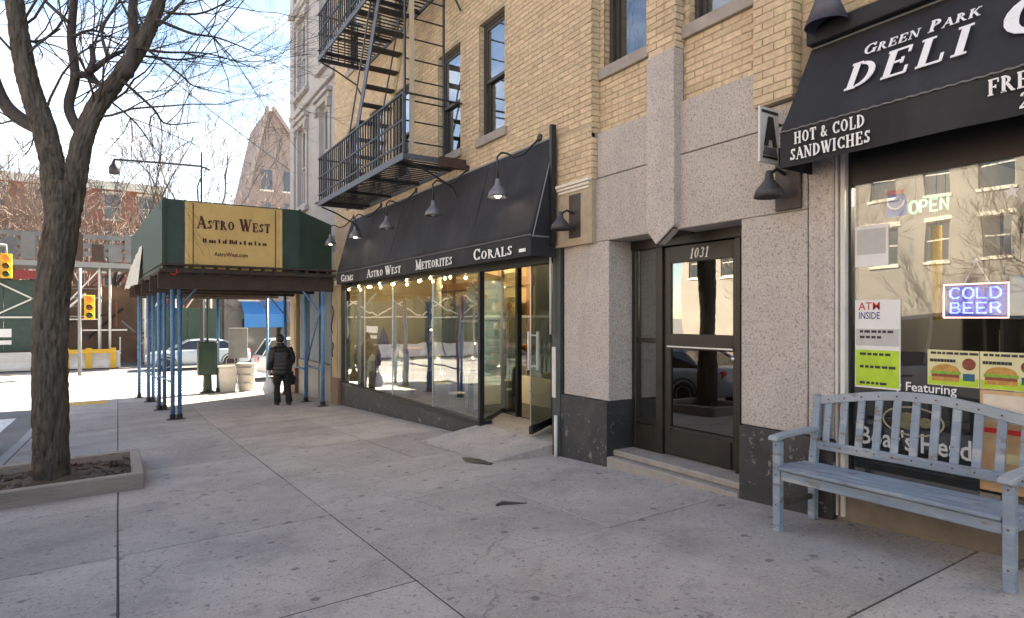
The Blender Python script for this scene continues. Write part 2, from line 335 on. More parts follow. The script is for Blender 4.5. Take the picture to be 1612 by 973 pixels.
# ------------------------------------------------------------------ lettering: stroke-drawn roman capitals
TK, TN = .17, .065
def _ln(x0,y0,x1,y1,w): return ('L',x0,y0,x1,y1,w)
def _sf(x,y,l): return ('L',x-l/2,y,x+l/2,y,.06)
def _arc(cx,cy,rx,ry,a0,a1,wm=TK,wn_=TN): return ('A',cx,cy,rx,ry,a0,a1,wm,wn_)
GL = {
 'A':(.92,[_ln(.10,.0,.44,1,TN),_ln(.40,1,.80,0,TK),_ln(.22,.36,.64,.36,TN),_sf(.10,.03,.26),_sf(.80,.03,.34)]),
 'B':(.80,[_ln(.22,0,.22,1,TK),_arc(.34,.75,.28,.22,-90,90),_arc(.34,.27,.34,.24,-90,90),_ln(.06,.97,.36,.97,TN),_ln(.2,.52,.36,.52,TN),_ln(.06,.03,.36,.03,TN)]),
 'C':(.92,[_arc(.52,.5,.43,.47,48,312),_ln(.82,.66,.82,.96,TN),_ln(.82,.05,.82,.28,TN)]),
 'D':(.98,[_ln(.22,0,.22,1,TK),_arc(.38,.5,.50,.47,-90,90),_ln(.06,.97,.4,.97,TN),_ln(.06,.03,.4,.03,TN)]),
 'E':(.84,[_ln(.22,0,.22,1,TK),_ln(.06,.97,.72,.97,TN),_ln(.06,.03,.76,.03,TN),_ln(.22,.52,.56,.52,TN),_ln(.70,.99,.70,.76,TN),_ln(.74,.01,.74,.27,TN),_ln(.56,.63,.56,.41,TN)]),
 'F':(.78,[_ln(.22,0,.22,1,TK),_ln(.06,.97,.72,.97,TN),_ln(.22,.50,.54,.50,TN),_ln(.70,.99,.70,.74,TN),_ln(.54,.61,.54,.39,TN),_sf(.22,.03,.36)]),
 'G':(.98,[_arc(.52,.5,.43,.47,46,310),_ln(.82,.06,.82,.44,TK*.85),_sf(.82,.44,.3),_ln(.80,.68,.80,.96,TN)]),
 'H':(1.0,[_ln(.22,0,.22,1,TK),_ln(.78,0,.78,1,TK),_ln(.22,.52,.78,.52,TN),_sf(.22,.03,.36),_sf(.22,.97,.36),_sf(.78,.03,.36),_sf(.78,.97,.36)]),
 'I':(.46,[_ln(.23,0,.23,1,TK),_sf(.23,.03,.38),_sf(.23,.97,.38)]),
 'K':(.96,[_ln(.22,0,.22,1,TK),_ln(.28,.42,.74,1,TN),_ln(.42,.60,.82,0,TK),_sf(.22,.03,.36),_sf(.22,.97,.36),_sf(.76,.97,.28),_sf(.82,.03,.28)]),
 'L':(.80,[_ln(.22,0,.22,1,TK),_ln(.06,.03,.72,.03,TN),_ln(.71,.01,.71,.30,TN),_sf(.22,.97,.38)]),
 'M':(1.16,[_ln(.18,0,.18,1,TN),_ln(.16,1,.56,.06,TK),_ln(.56,.04,.96,1,TN),_ln(.96,0,.96,1,TK),_sf(.18,.03,.3),_sf(.96,.03,.36),_sf(.12,.97,.24),_sf(1.0,.97,.28)]),
 'N':(1.0,[_ln(.18,0,.18,1,TN),_ln(.18,1,.80,0,TK),_ln(.80,0,.80,1,TN),_sf(.18,.03,.3),_sf(.12,.97,.28),_sf(.80,.97,.3)]),
 'O':(1.0,[_arc(.5,.5,.42,.47,0,360)]),
 'P':(.80,[_ln(.22,0,.22,1,TK),_arc(.36,.72,.32,.25,-90,90),_ln(.06,.97,.38,.97,TN),_ln(.22,.47,.38,.47,TN),_sf(.22,.03,.38)]),
 'R':(.94,[_ln(.22,0,.22,1,TK),_arc(.36,.74,.30,.23,-90,90),_ln(.06,.97,.38,.97,TN),_ln(.22,.51,.38,.51,TN),_ln(.44,.50,.80,0,TK),_sf(.22,.03,.36),_sf(.82,.03,.22)]),
 'S':(.74,[_arc(.38,.74,.25,.23,25,268,.13,.10),_arc(.36,.27,.28,.24,88,-155,.15,.10),_ln(.60,.74,.60,.96,TN),_ln(.10,.04,.10,.28,TN)]),
 'T':(.86,[_ln(.43,0,.43,1,TK),_ln(.06,.97,.80,.97,TN),_ln(.08,.99,.08,.74,TN),_ln(.78,.99,.78,.74,TN),_sf(.43,.03,.38)]),
 'W':(1.26,[_ln(.12,1,.40,0,TK),_ln(.40,0,.64,.9,TN),_ln(.56,1,.84,0,TK),_ln(.84,0,1.12,1,TN),_sf(.12,.97,.32),_sf(.58,.97,.26),_sf(1.12,.97,.26)]),
 '&':(.98,[_arc(.40,.76,.20,.20,0,360,.12,.07),_arc(.38,.28,.29,.26,60,330,.16,.07),_ln(.26,.64,.82,.02,TK*.8),_ln(.62,.16,.82,.50,TN)]),
 '2':(.72,[_arc(.36,.70,.26,.27,165,-35,.15,.08),_ln(.56,.54,.10,.05,TN),_ln(.08,.05,.66,.05,.10)]),
 '1':(.5,[_ln(.26,0,.26,1,TK),_ln(.08,.82,.26,.98,TN),_sf(.26,.03,.38)]),
 '0':(.74,[_arc(.37,.5,.28,.47,0,360)]),
 '3':(.7,[_arc(.32,.74,.24,.23,150,-85,.15,.08),_arc(.32,.27,.28,.24,85,-150,.16,.08)]),
}
def glyph_quads(ch, bold=1.0):
    w, st = GL[ch]; q = []
    for s_ in st:
        if s_[0] == 'L':
            _,x0,y0,x1,y1,wd = s_; wd *= bold; dx,dy = x1-x0,y1-y0; l = math.hypot(dx,dy) or 1; nx,ny = -dy/l*wd/2, dx/l*wd/2
            if abs(dy) > abs(dx)*.2 and wd >= TK*.5: nx, ny = wd/2, 0       # stems are cut square to the line of writing
            elif abs(dy) > abs(dx): nx, ny = wd/2*1.1, 0
            q.append([(x0-nx,y0-ny),(x1-nx,y1-ny),(x1+nx,y1+ny),(x0+nx,y0+ny)])
        else:
            _,cx,cy,rx,ry,a0,a1,wm,wn_ = s_; wm *= bold; wn_ *= bold; k = max(6, int(abs(a1-a0)/18)); pts = []
            for i in range(k+1):
                t = R(a0+(a1-a0)*i/k); wd = wn_+(wm-wn_)*abs(cos(t))**1.3
                pts.append(((cx+(rx-wd*.5-wd/2)*cos(t) if False else cx+(rx-wd)*cos(t), cy+(ry-wd)*sin(t)), (cx+rx*cos(t), cy+ry*sin(t))))
            for i in range(k): q.append([pts[i][0], pts[i][1], pts[i+1][1], pts[i+1][0]])
    return w, q
class Letters(list):
    def build(s, name, m, parent=None):
        for b in s: b.build('letter', m, parent)
def lettering(text, p, ux, uy, h, width=None, thick=.003, small=None, track=.06, bold=1.0):
    """a row of capitals from p (baseline left) along ux, height h; `small` lists indices drawn as small capitals"""
    ux, uy = Vector(ux).normalized(), Vector(uy).normalized(); n = ux.cross(uy)
    tot = 0; lay = []
    for i, ch in enumerate(text):
        sc = .74 if (small and i in small) else 1
        if ch == ' ': tot += .45; continue
        w, q = glyph_quads(ch, bold); lay.append((tot, sc, q)); tot += (w+track)*sc
    sx = (width/tot) if width else h; out = Letters(); p = Vector(p); j = 0
    for x0, sc, q in lay:
        b = MB(); out.append(b)
        for quad in q:
            d = n*(thick + .0004*(j % 7)); j += 1
            P = [p + ux*((x0+a*sc)*sx) + uy*(b_*sc*h) for a, b_ in quad]
            b.add(P + [v+d for v in P], [(4,5,6,7),(0,1,5,4),(1,2,6,5),(2,3,7,6),(3,0,4,7)])
    return out
def font_mesh(name, text, p, ux, uy, h, m, parent=None, extrude=.001, width=None, shear=0, bold=0):
    """plain upright type for printed notices"""
    cu = bpy.data.curves.new(name+'_type', 'FONT'); cu.body = text; cu.size = 1; cu.shear = shear; cu.offset = bold; cu.resolution_u = 2
    ob = bpy.data.objects.new('tmp', cu); COL.objects.link(ob); dg = bpy.context.evaluated_depsgraph_get()
    me = bpy.data.meshes.new_from_object(ob.evaluated_get(dg)); bpy.data.objects.remove(ob); bpy.data.curves.remove(cu)
    xs = [v.co.x for v in me.vertices]; w0 = max(xs) if xs else 1
    ux, uy = Vector(ux).normalized(), Vector(uy).normalized(); n = ux.cross(uy); p = Vector(p)
    sx = width/w0 if width else h/.7
    for v in me.vertices: v.co = p + ux*v.co.x*sx + uy*v.co.y*h/.7 + n*extrude
    me.materials.clear(); me.materials.append(m); me.name = name
    return link(name, me, parent)
FX, FU = (0,-1,0), (0,0,1)       # reading direction and up on the street front

# ------------------------------------------------------------------ ground: road, sidewalk, kerbs
def sm(a, b, x):
    t = max(0, min(1, (x-a)/(b-a))); return t*t*(3-2*t)
def gbase(y):
    if y < -30: return .0125+.047*30
    if y < 15: return .0125-.047*y
    if y < 27:
        t = (y-15)/12; return .0125-.047*15 - .047*12*(t-t*t/2)*.62
    return gbase(26.999)
def g(x, y): return gbase(y) + .03*max(-1.5, min(4.8, x))*(1-.6*sm(15, 24, y))
def gr(y): return g(-1.5, y) - .14
KX = -1.5
def road_sheet():
    b = MB(); ys = [-200,-60,-30]+[i*2.0 for i in range(-14, 16)]+[40,60,100,200,500,1000]; xs = [-600,-60,-20,-8,KX,8,40,600]
    for y in ys:
        for x in xs: b.v.append((x, y, gr(y)))
    n = len(xs)
    for i in range(len(ys)-1):
        for j in range(n-1): b.f.append((i*n+j, i*n+j+1, (i+1)*n+j+1, (i+1)*n+j)); b.a.append(0)
    return b
o = road_sheet().build('road', M_ASPH); tag(o, 'grey asphalt road of the avenue and crossing street', kind='structure')
END = 21.4                                            # the corner where the sidewalk meets the side street
def strip(b, x0, x1, y0, y1, dz, deep, nx=1, ny=2):
    P = []
    for i in range(ny+1):
        for j in range(nx+1):
            x = x0+(x1-x0)*j/nx; y = y0+(y1-y0)*i/ny; P.append((x, y, g(x,y)+dz))
    o = len(b.v); b.v.extend(P); k = nx+1
    for i in range(ny):
        for j in range(nx): b.f.append((o+i*k+j, o+i*k+j+1, o+(i+1)*k+j+1, o+(i+1)*k+j)); b.a.append(0)
    ring = [j for j in range(k)] + [i*k+nx for i in range(1,ny+1)] + [ny*k+j for j in range(nx-1,-1,-1)] + [i*k for i in range(ny-1,0,-1)]
    o2 = len(b.v); b.v.extend([(P[r][0],P[r][1],P[r][2]-deep) for r in ring]); m = len(ring)
    for i in range(m):
        j = (i+1)%m; b.f.append((o+ring[i], o2+i, o2+j, o+ring[j])); b.a.append(0)
bed = MB(); strip(bed, KX+.02, 5.6, -14, END-.02, -.006, .2, 4, 30)
walk = bed.build('sidewalk', M_JOINT); tag(walk, 'grey concrete sidewalk in front of the shops', kind='structure')
xj = [KX+.15, 0.0, 1.55, 3.10, 4.75]; yj = [3.56+1.83*k for k in range(-6, 10)]
yj = [y for y in yj if y < END-.5]+[END-.15]
for i in range(len(yj)-1):
    for j in range(4):
        b = MB(); q = .006; qx = (.006, .004, .0035, .0035, .0035)
        strip(b, xj[j]+qx[j] if j != 1 else xj[j]+.005, xj[j+1]-(.005 if j == 0 else .0035), yj[i]+q, yj[i+1]-q, random.uniform(-.0025,.0025), .02, 2, 2)
        b.build('paving_slab', M_CONC, walk, bevel=.006)
kb = MB(); strip(kb, KX-.005, KX+.14, -14, END, -.02, .22, 1, 30)
kerb = kb.build('kerb', M_JOINT); tag(kerb, 'granite kerb between sidewalk and avenue', kind='structure')
y = -12.0
while y < END-.1:
    b = MB(); y1 = min(END, y+1.83); strip(b, KX-.015, KX+.145, y+.006, y1-.006, random.uniform(-.003,.004), .2, 1, 2)
    b.build('kerb_stone', M_KERB, kerb, bevel=.012); y = y1
x = KX
while x < 4.6:
    b = MB(); x1 = min(5.6, x+1.83); strip(b, x+.006, x1-.006, END-.145, END+.012, random.uniform(-.003,.004), .2, 2, 1)
    b.build('kerb_stone', M_KERB, kerb, bevel=.012); x = x1
# painted crosswalk bars and the parking line
mk = MB(); mk.box(-4.1,-3.0,17.6,17.72,0,.001)
def marking(x0,x1,y0,y1):
    b = MB(); z = .004; P = [(x0,y0,gr(y0)+z),(x1,y0,gr(y0)+z),(x1,y1,gr(y1)+z),(x0,y1,gr(y1)+z)]
    b.add(P, [(0,1,2,3)]); return tag(b.build('road_marking', M_PAINT), 'white painted line on the asphalt', kind='structure')
marking(-4.2,-1.75,13.2,13.32)
for i in range(8): marking(KX-.6-1.15*i, KX-1.15-1.15*i, 16.4, 19.4)
for i in range(8): marking(-1.0+1.1*i*0, 2.6, 22.3+1.15*i, 22.85+1.15*i)
marking(-9,-8.85,-12,15)
# tactile plate at the corner ramp
tp = MB(); strip(tp, -1.25, -.25, 20.2, 20.85, .006, .02)
for i in range(9):
    for j in range(6):
        cx, cy = -1.2+.112*i, 20.26+.105*j; tp.lathe((cx,cy,g(cx,cy)+.006), [(.022,0),(.018,.006)], 6)
tag(tp.build('tactile_plate', M_YEL), 'yellow bumpy tactile plate set in the sidewalk corner', 'paving plate')
# concrete ramp up to the crystal shop's doorway
b = MB(); z0 = lambda x,y: g(x,y)
P = [(3.62,8.25,g(3.62,8.25)+.004),(3.62,6.25,g(3.62,6.25)+.004),(4.46,6.1,g(4.4,6.1)+.12),(4.46,7.9,g(4.4,7.9)+.19),(5.22,6.6,-.03),(5.24,8.72,-.03)]
b.add(P, [(0,1,2,3),(3,2,4,5)])
b.add([P[1],P[2],(4.46,6.1,g(4.4,6.1)-.02)], [(0,1,2)]); b.add([P[0],P[3],(4.46,7.9,g(4.4,7.9)-.02)], [(0,1,2)])
tag(b.build('doorway_ramp', M_CONC), 'concrete ramp rising to the shop doorway', kind='structure')

# ------------------------------------------------------------------ walls and bricks
XA, XB, XG = 4.38, 4.50, 4.44     # projecting brick face, recessed brick face, granite face
def sub_iv(iv, holes):
    for h0, h1 in holes:
        nx = []
        for a, b in iv:
            if h1 <= a or h0 >= b: nx.append((a, b)); continue
            if h0 > a: nx.append((a, h0))
            if h1 < b: nx.append((h1, b))
        iv = nx
    return iv
BH, BL, JT = .0555, .198, .0095
brick_list = []        # (centre, half-length vector, full?)
def brick_face(origin, ux, n, L, z0, z1, holes=(), depth=.05, proud=.006, phase=0.0):
    """running-bond bricks on a vertical face: origin at one end, ux along, n outward; holes (a0,a1,z0,z1) along ux"""
    origin, ux, n = Vector(origin), Vector(ux), Vector(n); k = 0; z = z0
    while z + BH <= z1 + .001:
        iv = sub_iv([(0, L)], [(a0, a1) for a0, a1, h0, h1 in holes if h1 > z+.01 and h0 < z+BH-.01])
        off = -((k % 2)*.5*(BL+JT) + phase)
        m = int(L/(BL+JT))+3
        for i in range(-1, m):
            s0 = off+i*(BL+JT); s1 = s0+BL
            for a, b_ in iv:
                t0, t1 = max(s0, a), min(s1, b_)
                if t1-t0 > .025:
                    c = origin + ux*((t0+t1)/2) + n*(proud-depth/2); c.z = z+BH/2
                    brick_list.append((c, ux*((t1-t0)/2), n*(depth/2), (t1-t0) > BL-.002 and depth == .05))
        z += BH+JT; k += 1
def wall_boxes(b, axis_x, thick, y0, y1, z0, z1, holes):
    """solid wall behind a face at x=axis_x, with rectangular openings (y0,y1,z0,z1)"""
    ys = sorted({y0,y1,*[h[0] for h in holes],*[h[1] for h in holes]}); ys = [v for v in ys if y0 <= v <= y1]
    for i in range(len(ys)-1):
        ym = (ys[i]+ys[i+1])/2; iv = sub_iv([(z0,z1)], [(h[2],h[3]) for h in holes if h[0] < ym < h[1]])
        for a, c in iv: b.box(axis_x, axis_x+thick, ys[i], ys[i+1], a, c)

bld = thing('brick_building', (5,7,0), 'buff brick apartment building with granite entrance and fire escape', 'building')
WIN_A = [(7.13,7.83),(8.41,9.19),(10.35,11.05),(11.75,12.45),(13.2,13.9)]
FL = [(4.05,5.68),(7.0,8.63)]
holesA = [(a,b_,f0,f1) for a,b_ in WIN_A for f0,f1 in FL]
WIN_B = [(4.60,5.25),(3.36,4.05)]; FLB = [(4.22,5.85),(7.15,8.75)]
holesB = [(a,b_,f0,f1) for a,b_ in WIN_B for f0,f1 in FLB]
TOP = 17.0
wb = MB()
wall_boxes(wb, XA, .3, 5.32, 14.9, 2.32, TOP, holesA)
wall_boxes(wb, XB, .28, 3.26, 5.32, 3.50, TOP, holesB)
wb.box(XA, XA+.3, 2.92, 3.26, 3.2, TOP)
wb.box(XB, XB+.3, -12, 2.92, 2.9, TOP)
wb.box(XB+.3, 16, -12, -11.7, -1, TOP); wb.box(15.7, 16, -11.7, 14.9, -1, TOP)
wb.box(XB+.35, 15.7, -11.7, 14.8, TOP-.4, TOP-.1)
wb.box(XA+.32, 15.6, 14.62, 14.88, -1, TOP-.45)
wb.build('wall', M_MORT, bld)
BTOP = 9.2
brick_face((XA,5.32,0), (0,1,0), (-1,0,0), 9.55, 3.64, BTOP, [(a-5.32,b_-5.32,f0-.12,f1) for a,b_,f0,f1 in holesA])
brick_face((XA,5.32,0), (0,1,0), (-1,0,0), .62, 3.02, 3.64, [], phase=.02)
brick_face((XB,3.26,0), (0,1,0), (-1,0,0), 2.06, 3.52, BTOP, [(a-3.26,b_-3.26,f0-.12,f1) for a,b_,f0,f1 in holesB]+[(4.11-3.26,4.47-3.26,0,99)])
brick_face((XA,4.11,0), (0,1,0), (-1,0,0), .36, 4.02, BTOP, phase=.07)
brick_face((XA,2.92,0), (0,1,0), (-1,0,0), .34, 3.22, BTOP, phase=.05)
brick_face((XB,-6,0), (0,1,0), (-1,0,0), 8.9, 3.66, BTOP)
# returns that face down the street
brick_face((XA,5.32,0), (1,0,0), (0,-1,0), XB-XA, 3.52, BTOP, phase=.1)
brick_face((XA,4.11,0), (1,0,0), (0,-1,0), XB-XA, 4.02, BTOP, phase=.1)
brick_face((XA,2.92,0), (1,0,0), (0,-1,0), XB-XA, 3.22, BTOP, phase=.1)
brick_face((XA,5.314,0), (1,0,0), (0,-1,0), XB-XA, 3.02, 3.52, phase=.03)
# reveals of the window openings
for holes, X in ((holesA, XA), (holesB, XB)):
    for a, b_, f0, f1 in holes:
        brick_face((X+.007,b_,0), (1,0,0), (0,-1,0), .17, f0, f1, depth=.02, proud=.003, phase=.1)
wb2 = MB(); wb2.box(XA+.001, XB+.1, 4.118, 4.462, 4.0, TOP); wb2.build('pilaster_core', M_MORT, bld)
# the bricks that show largest are objects of their own; the rest of the courses are one part
me_br = MB().box(-.025,.025,-BL/2,BL/2,-BH/2,BH/2).mesh('brick', M_BRICK, bevel=.004)
vis = []
for i, (c, hl, hn, full) in enumerate(brick_list):
    if full and abs(hl.y) > .05 and c.y > 2.9:
        d = c.x*sin(CAM_YAW)+c.y*cos(CAM_YAW); py = HOR-(c.z-CAM_Z)/d*FPX; px = 806+(c.x*cos(CAM_YAW)-c.y*sin(CAM_YAW))/d*FPX
        if 0 < py and 500 < px < 1275: vis.append((d, i))
vis.sort(); single = {i for d, i in vis[:300]}
rest = MB()
for i, (c, hl, hn, full) in enumerate(brick_list):
    if i in single:
        o = link('brick', me_br); o.parent = bld; o.location = c - bld.location + Vector((random.uniform(-.0025,.0015),0,0))
    else:
        c = c + hn.normalized()*random.uniform(-.0015,.0025)
        rest.obox(c, hl, hn, (0,0,BH/2), random.random())
o = rest.build('brick_courses', M_BRICK, bld, attr=True); o['kind'] = 'stuff'

# windows: frame > pane, sill, blind
def window(parent, X, y0, y1, z0, z1, m_frame=M_WFRAME, sill=True, blind=0.0, sill_m=M_SILL, back=.07, hood=False, curtain=False):
    x = X+back; b = MB(); t = .055; zm = (z0+z1)/2 - .03
    b.box(x, x+.09, y0, y0+t, z0, z1); b.box(x, x+.09, y1-t, y1, z0, z1); b.box(x, x+.09, y0+t, y1-t, z1-t, z1); b.box(x, x+.09, y0+t, y1-t, z0, z0+t)
    w = b.build('window', m_frame, parent)
    for nm, a, c, dx in (('upper_sash', zm, z1-t, .012), ('lower_sash', z0+t, zm+.05, .05)):
        s_ = MB(); q = .042; xa, xb = x+dx, x+dx+.035
        s_.box(xa,xb,y0+t,y0+t+q,a,c); s_.box(xa,xb,y1-t-q,y1-t,a,c); s_.box(xa,xb,y0+t+q,y1-t-q,a,a+q); s_.box(xa,xb,y0+t+q,y1-t-q,c-q,c)
        s_.build(nm, m_frame, w)
        MB().box(xa+.012, xa+.017, y0+t+q, y1-t-q, a+q, c-q).build('pane', M_GLASSW, w)
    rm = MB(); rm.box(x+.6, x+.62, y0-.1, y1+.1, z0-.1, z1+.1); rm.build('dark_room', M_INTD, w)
    if blind: MB().box(x+.12, x+.125, y0+t, y1-t, z1-t-(z1-z0)*blind, z1-t).build('blind', M_BLIND, w)
    if sill:
        MB().box(X-.045, x+.02, y0-.06, y1+.06, z0-.12, z0).build('sill', sill_m, w, bevel=.006)
    return w
M_BLIND = mat('roller_blind', (.30,.29,.29), .9, .06, 4)
for i, (a, b_) in enumerate(WIN_A):
    for j, (f0, f1) in enumerate(FL): window(bld, XA, a, b_, f0, f1, blind=(.5 if (i+j) % 3 != 2 else .3))
for i, (a, b_) in enumerate(WIN_B):
    for j, (f0, f1) in enumerate(FLB): window(bld, XB, a, b_, f0, f1, blind=(.0 if i == 0 else .95))

# granite: piers, lintel zone with joints, pointed pilaster
DY0, DY1, DTOP = 3.43, 5.11, 2.33
def gran(x0,x1,y0,y1,z0,z1, nm='granite_block', m=M_GRAN): return MB().box(x0,x1,y0,y1,z0,z1).build(nm, m, bld, bevel=.006)
J = .004
gran(XG, XG+.34, DY1, 5.90, .605, DTOP-J)                       # left pier
gran(XG, XG+.34, 2.83+J, DY0, .605, DTOP-J)                     # right pier
gran(XG+.004, XG+.34, 2.63, 2.83-J, .605, 3.0)                  # jamb beside the deli window
gran(XG, XG+.34, 4.29, 5.90, DTOP, 3.02-J)                      # lintel courses
gran(XG, XG+.34, 2.83+J, 4.29-J, DTOP, 3.02-J)
gran(XG, XG+.34, 4.29, 5.302, 3.02+J, 3.515)
gran(XG, XG+.34, 3.265, 4.29-J, 3.02+J, 3.515)
gran(XG+.002, XG+.3, 2.83+J, 3.26, 3.02+J, 3.19)
for a, b_ in ((DY1, 5.93), (2.62, DY0)):
    y0p, y1p = a, b_
    gran(XG-.03, XG+.36, y0p-.0, y1p, -.5, .60, 'plinth', M_PLIN)
# pilaster: a square shaft whose foot is cut to a point over the doorway
b = MB(); x0, x1 = XA-.02, XG+.05
prof = [(x0,4.47,4.02),(x0,4.11,4.02),(x0,4.11,2.36),(x0,4.34,2.20),(x0,4.47,2.345)]
b.prism(prof, (x1-x0,0,0)); b.build('pilaster', M_GRAN, bld, bevel=.006)
b = MB(); b.prism([(x0+.02,4.13,2.335),(x0+.02,4.34,2.185),(x0+.02,4.45,2.33),(XG+.3,4.36,2.32),(XG+.3,4.2,2.32)], (0,0,.02)); b.build('pilaster_foot', M_DFRAME, bld)
# capital moulding on the end of the brick strip
b = MB()
for k,(dz,dx) in enumerate(((0,.0),(.035,.018),(.07,.036))): b.box(XA-.012-dx, XA+.05, 5.36-dx, 5.93+dx, 2.93+dz, 2.96+dz+.003)
b.build('capital', M_CREAM, bld, bevel=.004)
gran(XA+.03, XG+.02, 5.36, 5.90, 2.36, 2.928)

# entrance: step, frame, sidelight and glazed door
b = MB(); xs, ys_ = XG-.01, (DY0+.005, DY1-.005)
b.box(XG-.04, 4.80, *ys_, -.3, .02); b.build('lower_step', M_SILL, bld, bevel=.012)
MB().box(XG+.05, 4.95, *ys_, .021, .085).build('step', M_SILL, bld, bevel=.012)
XD = 4.77
b = MB()
b.box(XD, XD+.12, DY0+.002, DY0+.28, .086, 2.25); b.box(XD, XD+.12, DY1-.06, DY1-.002, .086, 2.25); b.box(XD, XD+.14, 4.66, 4.75, .086, 2.25)
b.box(XD-.02, XD+.16, DY0+.002, DY1-.002, 2.232, 2.40); b.box(XD-.28, XD-.04, DY0+.01, DY1-.01, 2.345, 2.38)
b.box(XD, XD+.11, 4.751, DY1-.061, .086, .36); b.box(XD+.02, XD+.08, 4.751, DY1-.061, 1.23, 1.28); b.box(XD+.02, XD+.08, 4.751, DY1-.061, .361, .42)
b.box(XD-.03, XD+.02, DY0+.24, DY0+.30, .086, 2.23)
ed = b.build('entrance_frame', M_DFRAME, bld, bevel=.005)
MB().box(XD+.045, XD+.051, 4.752, DY1-.062, .42, 2.23).build('pane', M_GLASSD, ed)
LD = MB(); y0, y1, xa, xb = DY0+.285, 4.655, XD+.03, XD+.075
LD.box(xa,xb,y0,y0+.085,.095,2.225); LD.box(xa,xb,y1-.085,y1,.095,2.225); LD.box(xa,xb,y0+.085,y1-.085,.095,.355); LD.box(xa,xb,y0+.085,y1-.085,1.18,1.335); LD.box(xa,xb,y0+.085,y1-.085,2.055,2.225)
LD.box(xa-.012,xa,y0+.07,y1-.07,.37,.39); LD.box(xa-.012,xa,y0+.1,y1-.1,.1,.34)
door = LD.build('entrance_door', M_DFRAME, bld, bevel=.004)
MB().box(xa+.02, xa+.026, y0+.085, y1-.085, .355, 1.18).build('lower_pane', glass('lower_door_glass', (.6,.47,.33), .13, .9, 2.2), door)
MB().box(xa+.02, xa+.026, y0+.085, y1-.085, 1.335, 2.055).build('upper_pane', M_GLASSD, door)
MB().box(xa-.03, xa-.012, y0+.06, y1-.06, 1.195, 1.215).build('push_bar', M_STEEL, door, bevel=.004)
MB().lathe((xa-.001, y0+.045, 1.12), [(.022,0),(.022,.02),(.012,.03),(.026,.045),(.024,.06)], 12, (-1,0,0)).build('door_knob', M_STEEL, door, smooth=True)
lettering('1031', (xa-.001, 4.315, 2.085), FX, (0,-.22,1), .105, .235).build('house_number', M_WHITE, door)
MB().box(XD-.10,XD-.06,DY0+.003,DY0+.013,1.2,1.8).build('notice', M_WHITE, ed)
# lobby behind the door
b = MB(); b.box(XD+.3, 8.0, 2.9, 2.92, .07, 2.6); b.box(XD+.3, 8, 5.6, 5.62, .07, 2.6); b.box(7.9, 8, 2.92, 5.6, .07, 2.6); b.box(XD+.2, 8, 2.9, 5.62, 2.6, 2.65)
b.build('lobby_wall', M_INT2 if 'M_INT2' in globals() else mat('lobby_wall', (.22,.16,.10), .6, .15, 2), bld)
MB().box(XD+.17, 8, 2.9, 5.6, .02, .08).build('lobby_floor', mat('lobby_floor', (.13,.11,.09), .4, .2, 3), bld)
# ------------------------------------------------------------------ crystal shop front (glazed, with splayed doorway)
shop = thing('crystal_shopfront', (4.5,10.5,-.4), 'black framed glazed shopfront below the long sloping awning', 'shopfront')
XS = 4.42; SY0, SY1 = 7.84, 14.42; ZS, ZH = .02, 2.16
b = MB(); pts = [(XS-.02, SY0-.02), (XS-.02, SY1)]
yy = SY0
while yy < SY1-.01:
    y2 = min(SY1, yy+1.1); zz0, zz1 = g(XS,yy)-.1, g(XS,y2)-.1
    b.add([(XS-.03,yy,zz0),(XS+.12,yy,zz0),(XS+.12,yy,ZS-.06),(XS-.03,yy,ZS-.06),(XS-.03,y2,zz1),(XS+.12,y2,zz1),(XS+.12,y2,ZS-.06),(XS-.03,y2,ZS-.06)],
          [(0,4,7,3),(3,7,6,2),(0,1,2,3),(4,5,6,7)]); yy = y2
b.build('stall_riser', M_PLIN, shop)
MB().box(XS-.055, XS+.16, SY0-.03, SY1, ZS-.058, ZS).build('sill', M_BLACK, shop, bevel=.006)
MB().box(XS-.03, XS+.10, 6.1, SY1, ZH, ZH+.15).build('header', M_BLACK, shop, bevel=.006)
MB().box(XS-.005, XS+.05, 5.92, 14.7, ZH+.152, 3.62).build('fascia', M_BLACK, shop)
for y in (SY0, SY1-.06): MB().box(XS-.03, XS+.05, y, y+.06, ZS+.001, ZH-.001).build('mullion', M_BLACK, shop, bevel=.004)
for y in (9.5, 11.3, 12.9): MB().box(XS, XS+.03, y-.011, y+.011, ZS+.001, ZH-.001).build('mullion', M_STEEL, shop)
pe = [SY0+.06, 9.489, 9.511, 11.289, 11.311, 12.889, 12.911, SY1-.06]
for i in range(0, 8, 2): MB().box(XS+.008, XS+.016, pe[i], pe[i+1], ZS+.001, ZH-.001).build('pane', M_GLASS, shop)
# splayed return glass and door back of the recess
A, B_ = Vector((XS, SY0, 0)), Vector((5.28, 8.70, 0)); d = (B_-A).normalized(); nrm = Vector((d.y,-d.x,0))
def upright(b, p, q, z0, z1, t):
    dd = (Vector(q)-Vector(p)); L = dd.length; dd.normalize(); nn = Vector((dd.y,-dd.x,0))
    c = (Vector(p)+Vector(q))/2; c = Vector((c.x,c.y,(z0+z1)/2)); b.obox(c, dd*(L/2), nn*(t/2), (0,0,(z1-z0)/2))
b = MB(); upright(b, A+d*.03, B_, -.22, ZS+.02, .06); b.build('return_base', M_BLACK, shop)
b = MB(); upright(b, A+d*.06, B_-d*.02, ZS+.021, ZH, .008); b.build('return_pane', M_GLASS, shop)
MB().box(B_.x-.015, B_.x+.015, B_.y-.015, B_.y+.015, -.1, 2.6).build('return_post', M_STEEL, shop)
b = MB(); upright(b, (5.24,8.17,0), (5.28,8.68,0), -.05, 2.45, .008); b.build('side_pane', M_GLASS, shop)
MB().box(5.2, 5.28, 8.10, 8.16, -.1, 2.6).build('door_jamb', M_BLACK, shop); MB().box(5.18, 5.26, 7.14, 7.19, -.1, 2.6).build('door_jamb', M_BLACK, shop)
